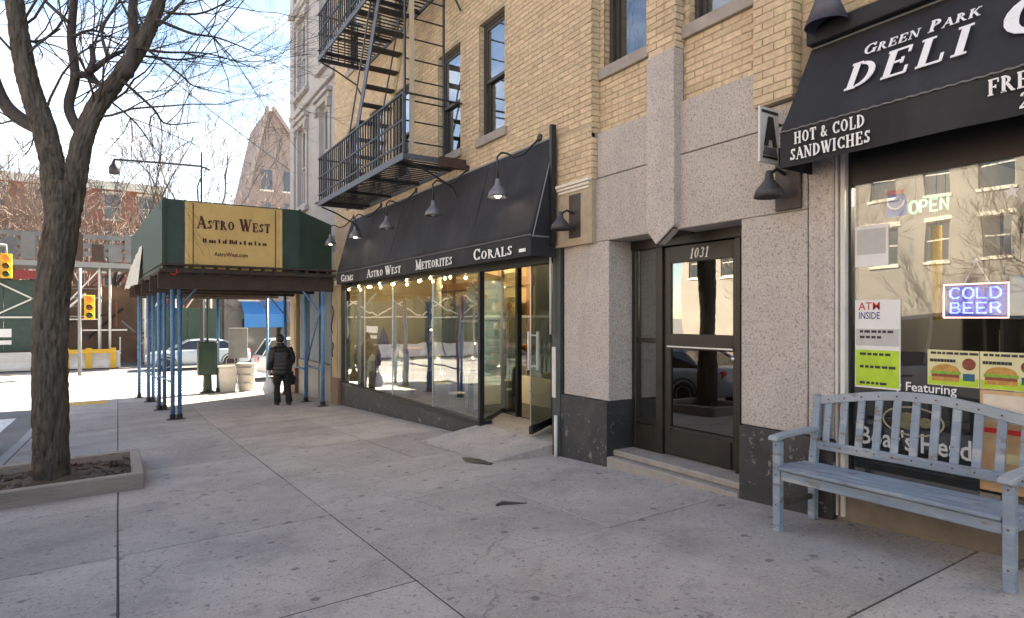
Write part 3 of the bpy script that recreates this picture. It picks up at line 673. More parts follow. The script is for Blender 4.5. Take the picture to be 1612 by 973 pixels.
# open glass door
hn, fr = Vector((5.19,7.17,0)), Vector((4.47,6.65,0)); dd = (fr-hn).normalized()
b = MB(); upright(b, hn, fr, .005, .11, .05)
sd = b.build('shop_door', M_BLACK, shop, bevel=.004)
b = MB(); upright(b, hn+dd*.01, fr, .111, 2.30, .012); b.build('pane', M_GLASS, sd)
b = MB(); upright(b, fr-dd*.006, fr+dd*.008, .111, 2.30, .016); b.build('polished_edge', M_STEEL, sd)
b = MB(); nn = Vector((dd.y,-dd.x,0))
for s_ in (1,-1):
    p = fr-dd*.10+nn*s_*.06; b.bar(p+Vector((0,0,.82)), p+Vector((0,0,1.32)), .03, .03)
    for z in (.87, 1.27): b.bar(p+Vector((0,0,z)), fr-dd*.10+Vector((0,0,z)), .02, .02)
b.build('pull_handle', M_ALU, sd)
# right-hand jamb with conduit pipe and meter strip
b = MB(); b.box(4.40, 4.52, 5.93, 6.08, -.4, 2.9); jb = b.build('jamb', mat('dark_grey_green_paint', (.045,.055,.052), .5, .2, 6), shop, bevel=.005)
b = MB(); upright(b, (XS+.02,6.09,0), (5.19,7.14,0), -.2, 2.6, .05); b.build('return_panel', mat('dark_grey_green_paint', (0,0,0)), shop)
MB().box(4.385, 4.398, 6.0, 6.07, .55, 1.15).build('white_notice_strip', M_ALU, shop)
b = MB(); b.tube([(4.37,6.13,3.1),(4.37,6.13,2.45),(4.36,6.12,2.36),(4.35,6.05,2.28),(4.35,6.05,1.3)], .014, 6); b.build('conduit_pipe', M_ALU, shop, smooth=True); MB().tube([(4.36,5.955,.35),(4.36,5.955,-.22)], .022, 8).build('drain_pipe', M_ALU, shop, smooth=True)
# room behind
b = MB(); b.box(8.3, 8.4, 6.0, 14.5, -.3, 3.1); b.box(XS+.18, 8.3, 14.44, 14.5, -.3, 3.1); MB().box(5.35, 8.28, 6.0, 6.06, -.3, 3.1).build('side_wall', M_INTD, shop)  # side wall coloured dark to give the shade inside the doorway
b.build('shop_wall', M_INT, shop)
b = MB(); b.box(XS+.12, 8.3, 8.8, 14.44, -.12, -.05); b.box(5.3, 8.3, 6.06, 8.8, -.12, -.04); b.build('shop_floor', mat('dark_shop_floor', (.035,.03,.027), .35, .2, 3), shop)
MB().box(XS+.12, 8.3, 6.06, 14.44, 2.9, 2.95).build('shop_ceiling', M_CREAM, shop)
b = MB(); b.box(7.4, 8.29, 6.4, 7.2, -.05, 2.3); b.box(6.6, 8.2, 6.1, 6.3, -.05, 2.7); b.build('shade_block', M_INTD, shop)  # dark blocks added for the gloom behind the doorway
for y in (8.2, 9.9, 11.6, 13.2):
    ld = bpy.data.lights.new('shop_lamp', 'POINT'); ld.energy = (2.5 if y < 9 else 13); ld.color = (1,.82,.55); ld.shadow_soft_size = .06
    lo = link('shop_lamp', ld, shop); lo.location = Vector((5.2, y, 2.72)) - shop.location; lo.matrix_parent_inverse = Matrix()
    MB().lathe((5.2,y,2.80), [(.05,.09),(.05,.0),(.07,-.02)], 10).build('lamp_can', M_STEEL, shop)
# string of bulbs just inside the awning hem
bs = MB(); wire = MB()
yy = 8.6; wp = []
bm_bulb = MB().ball((0,0,0), .021, 8, 6, (1,1,1.3)).mesh('string_bulb', M_BULB, smooth=True)
st = thing('bulb_string', (4.3,11,2.1), 'string of warm bulbs hung along the awning hem', 'light string')
while yy < 14.2:
    z = 2.135+.02*sin(yy*5); wp.append((4.30,yy,z+.035)); o = link('bulb', bm_bulb); o.parent = st; o.location = Vector((4.30,yy,z))-st.location; yy += random.uniform(.42,.8)
wire.tube(wp, .006, 4).build('cable', M_BLACK, st)

# window display
b = MB(); b.tube([(4.78,10.1,-.05),(4.78,10.1,2.85)], .085, 14); col_ = b.build('display_column', M_CREAM, None, smooth=True)
tag(col_, 'round cream column inside the shop window', 'column')
gl = thing('column_lights', (4.78,10.1,.0), 'string of lights wound round the cream column in the window', 'light string')
wp = []; bm_small = MB().ball((0,0,0), .018, 6, 5).mesh('small_bulb', M_BULB)
for i in range(60):
    t = i*.9; p = Vector((4.78+.1*cos(t), 10.1+.1*sin(t), .25+i*.043)); wp.append(p)
    if i % 6 == 0: o = link('bulb', bm_small); o.parent = gl; o.location = p-gl.location
MB().tube(wp, .004, 3).build('cable', M_CREAM, gl)
def framed(b, x, y0, y1, z0, z1, t): 
    b.box(x,x+.03,y0,y0+t,z0,z1); b.box(x,x+.03,y1-t,y1,z0,z1); b.box(x,x+.03,y0+t,y1-t,z0,z0+t); b.box(x,x+.03,y0+t,y1-t,z1-t,z1)
t_ = thing('picture_frame', (6.9,12.4,1.2), 'dark framed picture on the warm back wall of the shop', 'picture')
b = MB(); framed(b, 6.9, 11.6, 13.3, .95, 2.0, .09); b.build('frame', M_WOOD, t_); MB().box(6.93,6.95,11.69,13.21,1.04,1.91).build('canvas', M_INTD, t_)
MB().box(6.96,7.0,10.2,14.4,.95,2.9).build('partition', M_INT, shop)
MB().box(6.94,7.02,10.2,14.4,-.05,.949).build('wainscot', M_WOOD, shop)
for y in (10.25,11.35,13.6): MB().box(6.88,6.939,y,y+.14,-.05,2.9).build('timber_post', M_WOOD, shop)
MB().box(6.86,6.939,10.2,14.4,2.15,2.32).build('timber_beam', M_WOOD, shop)
# glass showcase
def showcase(x0,x1,y0,y1,z1,label):
    t = thing('showcase', ((x0+x1)/2,(y0+y1)/2,-.05), label, 'display case'); b = MB()
    b.box(x0,x1,y0,y1,-.05,.45); b.build('base', M_CREAM, t, bevel=.006)
    b = MB()
    for x in (x0,x1-.03):
        for y in (y0,y1-.03): b.box(x,x+.03,y,y+.03,.451,z1)
    b.box(x0,x1,y0,y1,z1,z1+.04); b.build('posts', M_STEEL, t)
    MB().box(x0+.01,x0+.016,y0+.03,y1-.03,.452,z1).build('pane', M_GLASS, t)
    for z in (.8,1.1): MB().box(x0+.03,x1-.03,y0+.03,y1-.03,z,z+.012).build('shelf', mat('green_glass_shelf',(.35,.5,.44),.2,.05,5), t)
    return t
showcase(5.1,5.6,9.0,9.8,1.42,'glass showcase with cream base behind the open doorway glass')
showcase(6.2,6.8,8.3,9.6,1.5,'taller glass showcase at the back of the crystal shop')
# stocked shelves along the back wall, and hanging pendants
def stock_shelf(x, y0, y1, label, seed):
    t = thing('stock_shelf', (x,(y0+y1)/2,-.05), label, 'shelves'); rg = random.Random(seed); ms = [M_CREAM, M_WOOD, mat('white_quartz', (.78,.76,.72), .25, .12, 14), mat('amethyst', (.16,.08,.24), .25, .3, 14), mat('agate', (.45,.18,.06), .3, .35, 12), M_INTD]
    b = MB(); b.box(x+.3,x+.32,y0,y1,-.05,1.9); b.box(x,x+.3,y0,y0+.03,-.05,1.9); b.box(x,x+.3,y1-.03,y1,-.05,1.9); b.build('carcass', M_INTD, t)
    for k in range(5):
        z = .2+.36*k; MB().box(x,x+.299,y0+.031,y1-.031,z-.02,z).build('shelf', M_WOOD, t); y = y0+.1; bb = [MB() for _ in ms]
        while y < y1-.12:
            w = rg.uniform(.05,.12); i = rg.randrange(6); h_ = rg.uniform(.08,.27)
            if rg.random() < .5: bb[i].lathe((x+.12,y,z+.001), [(w*.5,0),(w*.6,h_*.4),(w*.3,h_*.8),(w*.35,h_)], 8)
            else: bb[i].tube([(x+.12,y,z+.001),(x+.12,y,z+h_*.7),(x+.13,y+.01,z+h_)], [w*.5,w*.45,.006], 6)
            y += w*1.5
        for i, q in enumerate(bb):
            if q.v: o = q.build('stock', ms[i], t); o['kind'] = 'stuff'
stock_shelf(6.45,10.4,11.3,'stocked dark shelf behind the cream column in the crystal shop',1); stock_shelf(6.45,13.4,14.3,'stocked dark shelf at the far end of the crystal shop',2)
# crystals and stones on the display floor
def crystal(name, c, h, r, m, label, tilt=.12, n=6, group=None):
    b = MB(); 
    for k in range(5):
        a = k*1.3; rr = r*(1 if k == 0 else .55); hh = h*(1 if k == 0 else random.uniform(.4,.75)); off = Vector((cos(a),sin(a),0))*(0 if k == 0 else r*.8)
        tp_ = Vector((cos(a)*tilt*hh, sin(a)*tilt*hh, 0)) if k else Vector((0,0,0)); p = Vector(c)+off
        b.tube([p, p+tp_*.7+Vector((0,0,hh*.78)), p+tp_+Vector((0,0,hh))], [rr, rr*.92, .004], n)
    return tag(b.build(name, m), label, 'crystal', group)
M_QUARTZ = mat('white_quartz', (.78,.76,.72), .25, .12, 14); M_AMETH = mat('amethyst', (.16,.08,.24), .25, .3, 14); M_AGATE = mat('agate', (.45,.18,.06), .3, .35, 12)
crystal('quartz_crystal', (4.85,13.6,-.05), .75, .14, M_QUARTZ, 'tall white quartz cluster at the far end of the shop window')
crystal('quartz_crystal', (4.95,12.35,-.05), .95, .17, M_QUARTZ, 'big pale quartz cluster in the middle of the far window pane')
crystal('quartz_crystal', (4.75,11.8,-.05), .6, .12, M_QUARTZ, 'smaller white quartz cluster next to the orange bowl stand')
crystal('amethyst_crystal', (4.9,13.05,-.05), 1.35, .13, M_AMETH, 'tall dark amethyst cathedral standing in the shop window', .05)
def bowl_stand(c, label):
    t = thing('bowl_stand', c, label, 'stand'); x,y,z = c
    MB().lathe(c, [(.16,0),(.16,.03),(.03,.05),(.025,.75),(.06,.8)], 14).build('pedestal', M_BLACK, t, smooth=False)
    MB().lathe((x,y,z+.8), [(.05,0),(.17,.06),(.22,.16),(.205,.16),(.155,.07),(.02,.03)], 18).build('bowl', M_AGATE, t, smooth=True)
bowl_stand((4.85,11.35,-.05), 'orange agate bowl on a black pedestal in the shop window')
def pail(c, h, r, label):
    t = thing('pail', c, label, 'pail', 'white pails in the shop window')
    MB().lathe(c, [(r*.82,0),(r,h),(r*1.06,h),(r*1.06,h-.02),(r*.9,h-.02),(r*.8,.03)], 18).build('bucket', M_CREAM, t, smooth=True)
pail((4.72,9.75,-.05), .42, .15, 'taller white pail on the display floor beside the column')
pail((4.78,9.32,-.05), .30, .14, 'shorter white pail on the display floor beside the column')
def pot_post(c, h, label):
    b = MB(); b.tube([c, (c[0],c[1],c[2]+h*.9),(c[0],c[1],c[2]+h)], [.05,.05,.02], 8); tag(b.build('stone_tower', M_BLACK), label, 'ornament')
pot_post((4.9,9.05,-.05), .7, 'slim black stone tower right of the white pails')
pot_post((5.0,9.55,-.05), .62, 'slim black stone tower behind the white pails')
# heart wreath, masks and letters hung in the window
def heart(c, s_, m, label, tube=.035):
    pts = []
    for i in range(33):
        t = 2*pi*i/32; pts.append((c[0], c[1]-s_*16*sin(t)**3/16, c[2]+s_*(13*cos(t)-5*cos(2*t)-2*cos(3*t)-cos(4*t))/16))
    b = MB().tube(pts, tube, 7, False); b.tube([(c[0],c[1],c[2]+s_*.3),(c[0],c[1],2.88)], .003, 3)
    tag(b.build('heart_wreath', m, smooth=True), label, 'wreath')
M_HONEY = mat('honey_straw', (.62,.42,.16), .7, .3, 30, .5, 60)
heart((4.72,8.42,1.72), .19, M_HONEY, 'straw coloured heart wreath hanging in the shop window')
def sunface(c, r, m, label):
    t = thing('sun_ornament', c, label, 'ornament'); b = MB(); b.lathe(c, [(r*.2,.05),(r*.8,.03),(r,0),(r*.9,-.01)], 18, (-1,0,0))
    for k in range(10):
        a = 2*pi*k/10; p = Vector((c[0], c[1]+r*1.25*cos(a), c[2]+r*1.25*sin(a))); b.ball(p, r*.22, 6, 4)
    b.build('disc', m, t, smooth=True); MB().tube([(c[0],c[1],c[2]+r),(c[0],c[1],2.88)], .004, 3).build('cord', M_CREAM, t)
sunface((4.7,9.5,1.66), .13, M_HONEY, 'round sun ornament hanging beside the cream column')
sunface((4.7,8.65,1.86), .14, M_CREAM, 'pale round ornament hanging between sun and heart ornaments')
sunface((5.0,9.1,1.7), .08, M_AGATE, 'small orange ornament hanging behind the window glass')
MB().box(6.9,7.0,6.07,9.95,-.05,1.62).build('shade_partition', M_INTD, shop)  # dark sheet standing in for shade deep inside the doorway
MB().box(5.25,5.30,6.07,7.13,-.05,2.6).build('shade_side_panel', M_INTD, shop)  # dark colour in place of shade beside the doorway
# the shop's lit back sign board (print not legible in the glass)
tg = thing('back_sign', (6.6,7.2,1.6), 'yellow board with dark shapes above the shop counter', 'sign')
MB().box(6.56,6.6,6.4,8.0,1.72,2.35).build('board', M_HONEY, tg)
b = MB()
for i in range(4):
    y = 7.75-.36*i; b.prism([(6.555,y,1.85),(6.555,y-.06,2.2),(6.555,y-.14,1.98),(6.555,y-.22,2.2),(6.555,y-.27,1.85)], (-.006,0,0))
b.build('dark_shape', M_SIGNRED, tg)
ct = thing('shop_counter', (6.4,7.4,-.05), 'dark shop counter seen through the open doorway', 'counter')
MB().box(6.0,6.6,6.5,8.0,-.04,.95).build('cabinet', M_INTD, ct, bevel=.01); MB().box(5.95,6.62,6.45,8.05,.951,.99).build('top', M_WOOD, ct)
for i,(y,h,m) in enumerate(((7.8,.35,M_QUARTZ),(7.45,.25,M_AGATE),(7.1,.4,M_CREAM))):
    tag(MB().lathe((6.25,y,.99), [(.09,0),(.11,h*.3),(.06,h*.7),(.08,h),(.02,h)], 12).build('vase', m, smooth=True), ['white vase','orange vase','cream vase'][i]+' standing on the dark shop counter', 'vase')

# ------------------------------------------------------------------ awnings
from mathutils import noise as mnoise
def awning(name, y0, y1, xw, xf, ztop, zr, zh, label):
    t = thing(name, ((xw+xf)/2,(y0+y1)/2,zh), label, 'awning')
    n = max(6, int((y1-y0)/.45)); b = MB(); n3 = int((y1-y0)/.07); nk = 14; dn = Vector((zr-ztop,0,xw-xf)).normalized(); dn = -dn if dn.x > 0 else dn
    rib = (y1-y0)/max(2,round((y1-y0)/1.6))
    for i in range(n3+1):
        y = y0+(y1-y0)*i/n3; fr_ = ((y-y0)/rib) % 1; belly = sin(pi*fr_)
        for k in range(nk+1):
            f = k/nk; w = min(.006, -.026*belly*sin(pi*f) + .016*mnoise.noise(Vector((y*2.3, f*1.6, 3.1)))*sin(pi*f) + .008*mnoise.noise(Vector((y*7+f*5, f*2.5, 7)))*sin(pi*f))
            b.v.append((xw+(xf-xw)*f+dn.x*w, y, ztop+(zr-ztop)*f+dn.z*w))
    for i in range(n3):
        for k in range(nk): b.f.append((i*(nk+1)+k,i*(nk+1)+k+1,(i+1)*(nk+1)+k+1,(i+1)*(nk+1)+k)); b.a.append(0)
    cv = b.build('canvas', M_AWN, t, smooth=True)
    sl = cv.modifiers.new('thickness', 'SOLIDIFY'); sl.thickness = .006; sl.offset = -1
    ys_ = y0+rib
    while ys_ < y1-.1:
        MB().tube([(xw+(xf-xw)*k/6-.003+dn.x*.001, ys_, ztop+(zr-ztop)*k/6+dn.z*.001) for k in range(7)], .006, 4).build('seam', M_AWN, t); ys_ += rib
    b = MB(); k = 0
    for i in range(n*2+1):
        y = y0+(y1-y0)*i/(n*2); w = .010*mnoise.noise(Vector((y*3.1,1,2)))+.004*sin(i*1.7); b.v += [(xf-.004+w*.2,y,zr-.004),(xf-.002+w,y,zh+.006*mnoise.noise(Vector((y*2.2,5,1)))+.003*sin(i*2.3))]
    for i in range(n*2): b.f.append((2*i,2*i+1,2*i+3,2*i+2)); b.a.append(0)
    vl = b.build('valance', M_AWN, t); sl = vl.modifiers.new('thickness', 'SOLIDIFY'); sl.thickness = .005; sl.offset = 1
    for y in (y0, y1):
        MB().prism([(xw,y,ztop),(xf,y,zr),(xw,y,zr)], (0,.004 if y == y0 else -.004,0)).build('side_flap', M_AWN, t)
        MB().prism([(xw,y,zr-.001),(xf,y,zr-.001),(xf,y,zh),(xw,y,zh)], (0,.004 if y == y0 else -.004,0)).build('side_valance', M_AWN, t)
    fb = MB(); fb.tube([(xf+.012,y0,zr-.008),(xf+.012,y1,zr-.008)], .012, 6); fb.tube([(xw,y0,ztop),(xw,y1,ztop)], .016, 6)
    y = y0
    while y <= y1+.01:
        fb.tube([(xw,y,ztop-.02),(xf+.015,y,zr-.02)], .010, 5); fb.tube([(xw,y,zr-.01),(xf+.015,y,zr-.01)], .010, 5); y += (y1-y0)/max(2,round((y1-y0)/1.6))
    fb.build('frame', M_STEEL if name == 'x' else M_GREY, t)
    rp = MB(); m_ = int((y1-y0)/.035); P = [(xf-.010, y0+(y1-y0)*i/m_, zr+.004+(.004 if i % 2 else -.003)) for i in range(m_+1)]
    rp.tube(P, .007, 5); rp.build('piping', M_PIPING, t)
    return t
M_PIPING = mat('grey_piping', (.16,.16,.165), .8, .2, 40)
aw1 = awning('shop_awning', 5.98, 13.55, XA-.012, 4.03, 3.64, 2.455, 2.215, 'long black sloping awning over the crystal shop windows')
MB().box(XA-.10, XA-.035, 5.93, 5.975, 2.35, 3.76).build('end_post', M_BLACK, aw1)
def wtext(parent, text, y, z, h, width, x, **k): lettering(text, (x,y,z), FX, (0,0,1), h, width, **{'bold':1.3, **k}).build('lettering', M_WHITE, parent)
for tx, ya, yb, small in (('GEMS',13.2,12.35,(1,2,3)),('ASTRO WEST',11.55,9.85,(1,2,3,4,7,8,9)),('METEORITES',9.25,7.95,tuple(range(1,10))),('CORALS',7.35,6.35,(1,2,3,4,5))):
    wtext(aw1, tx, ya, 2.255, .155, ya-yb, 4.012, small=small)
MB().box(4.012,4.019,6.08,6.22,2.27,2.31).build('lettering', M_WHITE, aw1)

aw2 = awning('deli_awning', -4.0, 2.80, XB-.045, 4.06, 3.53, 2.83, 2.58, 'black deli awning with white lettering above the blue bench')
MB().box(XB-.13, XB-.002, -4.0, 2.80, 3.535, 3.66).build('head_box', M_AWN, aw2, bevel=.008)
sv = Vector((XB-.045-4.06, 0, 3.53-2.83)); sl_ = sv.length; svn = sv.normalized(); nrm2 = Vector((-svn.z,0,svn.x))
def slope_pt(y, s_): p = Vector((4.06,y,2.83))+sv*s_; return p+nrm2*.012
def stext(text, y0, y1, s_, h, **k): lettering(text, slope_pt(y0,s_), FX, svn, h, y0-y1, **{'bold':1.2, **k}).build('lettering', M_WHITE, aw2)
stext('DELI', 2.40, 1.63, .28, .235, track=.13)
stext('C', 1.545, 1.19, .28, .33)
stext('GREEN PARK', 2.345, 1.645, .64, .10, track=.07, small=(1,2,3,4,7,8,9))
wtext(aw2, 'HOT & COLD', 2.675, 2.722, .082, .50, 4.036)
wtext(aw2, 'SANDWICHES', 2.705, 2.612, .082, .565, 4.036)
wtext(aw2, 'FREE', 1.515, 2.712, .088, .26, 4.036)
wtext(aw2, '2', 1.375, 2.605, .085, .055, 4.036)

# ------------------------------------------------------------------ gooseneck lamps
def bell_prof(s_=1.0): return [(.022*s_,.13*s_),(.03*s_,.10*s_),(.036*s_,.06*s_),(.06*s_,.03*s_),(.10*s_,-.02*s_),(.115*s_,-.075*s_),(.108*s_,-.075*s_),(.05*s_,.01*s_),(.01,.02*s_)]
M_SHADE = mat('zinc_lamp_shade', (.20,.20,.215), .45, .2, 12, metal=.4)
def gooseneck(y, label, lit, head=(3.95,3.10), dy=-.0):
    t = thing('gooseneck_lamp', (XA,y,3.7), label, 'lamp', 'gooseneck lamps over the crystal shop awning')
    hx, hz = head; yh = y
    MB().lathe((XA-.006,yh-.30,3.70), [(.05,0),(.05,.015),(.02,.03)], 12, (-1,0,0)).build('wall_plate', M_BLACK, t)
    pts = [(XA-.02,yh+.22,3.70),(XA-.10,yh+.18,3.69),(XA-.17,yh+.10,3.72),(XA-.25,yh+.04,3.82),(XA-.34,yh+.01,3.84),(hx+.02,yh,3.74),(hx,yh,3.60),(hx,yh,hz+.42)] if False else \
          [(XA-.02,yh-.30,3.685),(XA-.10,yh-.26,3.60),(XA-.18,yh-.20,3.50),(XA-.26,yh-.12,3.47),(XA-.33,yh-.05,3.52),(XA-.39,yh-.02,3.53),(hx-.01,yh,3.47),(hx,yh,3.38),(hx,yh,hz+.12)]
    MB().tube(pts, .013, 7).build('arm', M_BLACK, t, smooth=True)
    MB().lathe((hx,yh,hz), bell_prof(1.12), 18).build('shade', M_SHADE, t, smooth=True)
    MB().ball((hx,yh,hz-.05), .042, 10, 7).build('bulb', M_BULBW if lit else mat('frosted_bulb', (.75,.73,.68), .3, .03, 5), t, smooth=True)
lb = ['gooseneck lamp with glowing bulb near the right end of the long awning','gooseneck lamp over the awning below the near end of the fire escape','gooseneck lamp over the awning in the middle of the row of five',
      'gooseneck lamp second from the far end of the long awning','gooseneck lamp at the far end of the awning by the green canopy']
for i,(y,l) in enumerate(zip((6.60,8.46,10.35,12.05,13.75), lb)): gooseneck(y, l, i in (0,4,3), (3.95,3.06+.03*i))
def plaque_lamp(y, label, z=2.66, XG=XG):
    t = thing('wall_lamp', (XG,y,z), label, 'lamp', 'bell lamps on brown wall plaques')
    m = mat('brown_plaque', (.055,.035,.03), .5, .35, 12)
    MB().box(XG-.032,XG-.001,y-.11,y+.11,z-.26,z+.24).build('plaque', m, t, bevel=.006)
    MB().tube([(XG-.03,y+.02,z+.02),(XG-.12,y+.03,z+.05),(XG-.20,y+.04,z+.0)], .014, 6).build('arm', M_BLACK, t)
    MB().lathe((XG-.20,y+.04,z-.10), bell_prof(1.0), 18).build('shade', mat('dark_lamp_shade', (.05,.047,.05), .5, .2, 12), t, smooth=True)
plaque_lamp(5.62, 'dark bell lamp on a brown plaque left of the granite entrance', 2.66, XA+.028)
plaque_lamp(2.98, 'dark bell lamp on a brown plaque under the deli awning corner', 2.60)
# flood lamp over the deli awning
t = thing('awning_lamp', (XB,2.55,3.75), 'large dark cone lamp on a bent arm above the deli awning', 'lamp')
MB().tube([(XB-.01,2.30,4.2),(XB-.05,2.34,3.95),(XB-.10,2.38,3.90),(XB-.16,2.45,3.92),(XB-.19,2.57,3.93)], .022, 8).build('arm', M_IRON, t, smooth=True)
MB().lathe((XB-.19,2.60,3.60), [(.03,.34),(.045,.28),(.06,.24),(.15,.0),(.145,0),(.05,.2),(.01,.22)], 18).build('shade', mat('violet_grey_shade', (.075,.075,.11), .4, .3, 10), t, smooth=True)
MB().lathe((XB-.10,2.34,3.86), [(.04,-.05),(.05,0),(.05,.06),(.03,.1)], 12).build('junction_box', mat('rusty_grey', (.17,.13,.13), .7, .3, 14), t)
# blade sign with a tall black letter
t = thing('blade_sign', (4.3,3.06,2.7), 'white projecting sign with a tall black letter beside the deli awning', 'sign')
MB().box(4.17,4.405,3.05,3.07,2.70,3.13).build('board', M_ALU, t, bevel=.003)
b = MB(); b.prism([(4.215,3.048,2.83),(4.265,3.048,3.06),(4.325,3.048,3.06),(4.375,3.048,2.83),(4.325,3.048,2.83),(4.315,3.048,2.88),(4.275,3.048,2.88),(4.265,3.048,2.83)], (0,-.004,0)); b.build('lettering', M_BLACK, t)
b = MB(); b.box(4.19,4.39,3.044,3.0485,3.085,3.105); b.box(4.20,4.38,3.044,3.0485,2.735,2.75); b.build('print_line', M_BLACK, t)
MB().prism([(4.20,3.047,2.76),(4.38,3.047,2.755),(4.36,3.047,2.82),(4.22,3.047,2.82)], (0,-.003,0)).build('grey_print', M_SHADE, t)
MB().bar((4.40,3.06,3.02),(4.44,3.06,3.02),.02,.02).build('bracket', M_BLACK, t)

# ------------------------------------------------------------------ fire escape
fe = thing('fire_escape', (4.0,10.5,3.7), 'black iron fire escape with balconies, stair and ladder on the brick wall', 'fire escape')
XF, FY0, FY1 = 3.43, 8.33, 12.80
def balcony(z, nm_plat):
    f = MB()
    f.box(XF-.012,XF+.012,FY0,FY1,z-.05,z+.05); f.box(XA-.03,XA-.006,FY0,FY1,z-.03,z+.03)
    for y in (FY0,FY1): f.box(XF+.013,XA-.031,y-.011,y+.011,z-.04,z+.04)
    f.build('balcony_frame', M_IRONB, fe)
    k = 0; y = FY0+.06
    while y < FY1-.03:
        if not (9.25 < y < 10.9 and False): MB().box(XF+.02,XA-.04,y-.011,y+.011,z+.012,z+.030).build('floor_slat', M_IRON, fe)
        y += .125
    for y in (8.7,9.9,11.2,12.4):
        q = MB(); q.bar((XF+.02,y,z-.02),(XA-.02,y,z-.02),.04,.05); q.bar((XF+.35,y,z-.05),(XA-.01,y,z-.75),.025,.04) if False else None; q.build('cross_beam', M_IRON, fe)
    for y in (FY0+.02, FY1-.02):
        q = MB(); P = [(XF+.06,y,z-.06),(XF+.35,y,z-.16),(XA-.18,y,z-.36),(XA-.03,y,z-.62)]; q.tube(P, .016, 6); q.build('bracket', M_IRON, fe)
    for h in (.18,.52,.90):
        q = MB(); q.bar((XF,FY0,z+h),(XF,FY1,z+h),.018 if h<.9 else .03,.03); q.bar((XF,FY0+.0,z+h),(XA-.02,FY0+.0,z+h),.018,.025) if h > .6 else None; q.bar((XF,FY1,z+h),(XA-.02,FY1,z+h),.018,.03); q.build('rail', M_IRON, fe)
    y = FY0; i = 0
    while y < FY1+.01:
        big = i % 8 == 0; MB().box(XF-.010-(.008 if big else 0),XF+.010+(.008 if big else 0),y-.010,y+.010,z+.05,z+.9).build('baluster', M_IRONB if big else M_IRON, fe); y += .125; i += 1
    for k in range(1,7): MB().box(XF+.135*k-.009,XF+.135*k+.009,FY1-.009,FY1+.009,z+.05,z+.9).build('baluster', M_IRON, fe)
balcony(3.80,'a'); balcony(6.72,'b')
def stair(zb, yb, yt, zt, x0, x1):
    for x, m in ((x0,M_IRONB),(x1,M_TAN)):
        q = MB(); q.bar((x,yb,zb),(x,yt,zt),.016,.15, (0,-1,0)); q.build('stringer', m, fe)
        q = MB(); q.bar((x,yb,zb+.75),(x,yt,zt+.75),.02,.03,(0,-1,0)); q.bar((x,yb+.02,zb+.1),(x,yb+.02,zb+.78),.02,.02); q.build('handrail', M_IRONB, fe)
    n = 11
    for i in range(1,n):
        f = i/n; y, z = yb+(yt-yb)*f, zb+(zt-zb)*f; MB().box(x0+.012,x1-.012,y-.09,y+.09,z-.012,z+.012).build('tread', M_IRON, fe)
stair(3.84, 11.2, 9.5, 6.72, 3.52, 4.05); stair(6.76, 11.2, 9.5, 9.6, 3.52, 4.05)
for x in (3.50, 4.12):
    MB().bar((x,8.46,3.8),(x,8.46,9.5),.045,.02).build('ladder_rail', M_IRON if x < 4 else M_IRON, fe)
z = 4.05
while z < 9.3: MB().tube([(3.50,8.46,z),(4.12,8.46,z)], .012, 5).build('rung', M_IRON, fe); z += .30
MB().box(XA-.42,XA-.006,8.22,8.315,3.70,3.84).build('wall_bracket', mat('rusted_iron', (.07,.035,.025), .8, .4, 12), fe)
MB().box(3.56,3.62,8.40,8.44,3.85,9.4).build('downpipe', mat('cream_pipe', (.5,.42,.32), .6, .1, 6), fe)
# ------------------------------------------------------------------ deli window
deli = thing('deli_shopfront', (4.6,0,.3), 'deli shop window in a white metal frame behind the bench', 'shopfront')
XW = 4.53; WY0, WY1 = -3.5, 2.555
for a, c, d_ in ((2.556,2.588,.0),(2.589,2.608,.03),(2.609,2.628,.0)): MB().box(XW-.07+d_, XW+.08, a, c, .05, 2.98).build('jamb_strip', M_ALU, deli, bevel=.003)
MB().box(XW-.02, XW+.04, 2.536, 2.555, .35, 2.98).build('gasket', M_BLACK, deli)
MB().box(XW-.05, XW+.1, WY0, 2.628, -.1, .30).build('bulkhead', mat('tan_stone_bulkhead', (.21,.175,.14), .8, .2, 6, .2, 60, stain=[(4,.5,.2,(.1,.085,.07),.6)]), deli, bevel=.006)
MB().box(XW-.07, XW+.1, WY0, 2.628, .301, .35).build('sill', M_ALU, deli, bevel=.005)
MB().box(XW-.02, XW+.1, WY0, 2.535, 2.46, 3.0).build('header', M_BLACK, deli)  # lower part is a black band painted as the awning's dark reflection
MB().box(XW, XW+.008, .2, 2.535, .351, 2.459).build('pane', M_GLASSDELI if 'M_GLASSDELI' in globals() else glass('deli_glass', (.93,.95,.95), .095, .9, 2.6), deli)
MB().box(XW, XW+.008, -3.4, .12, .351, 2.459).build('pane', MATS['deli_glass'], deli)
MB().box(XW-.03, XW+.06, .125, .195, .351, 2.459).build('mullion', M_ALU, deli)
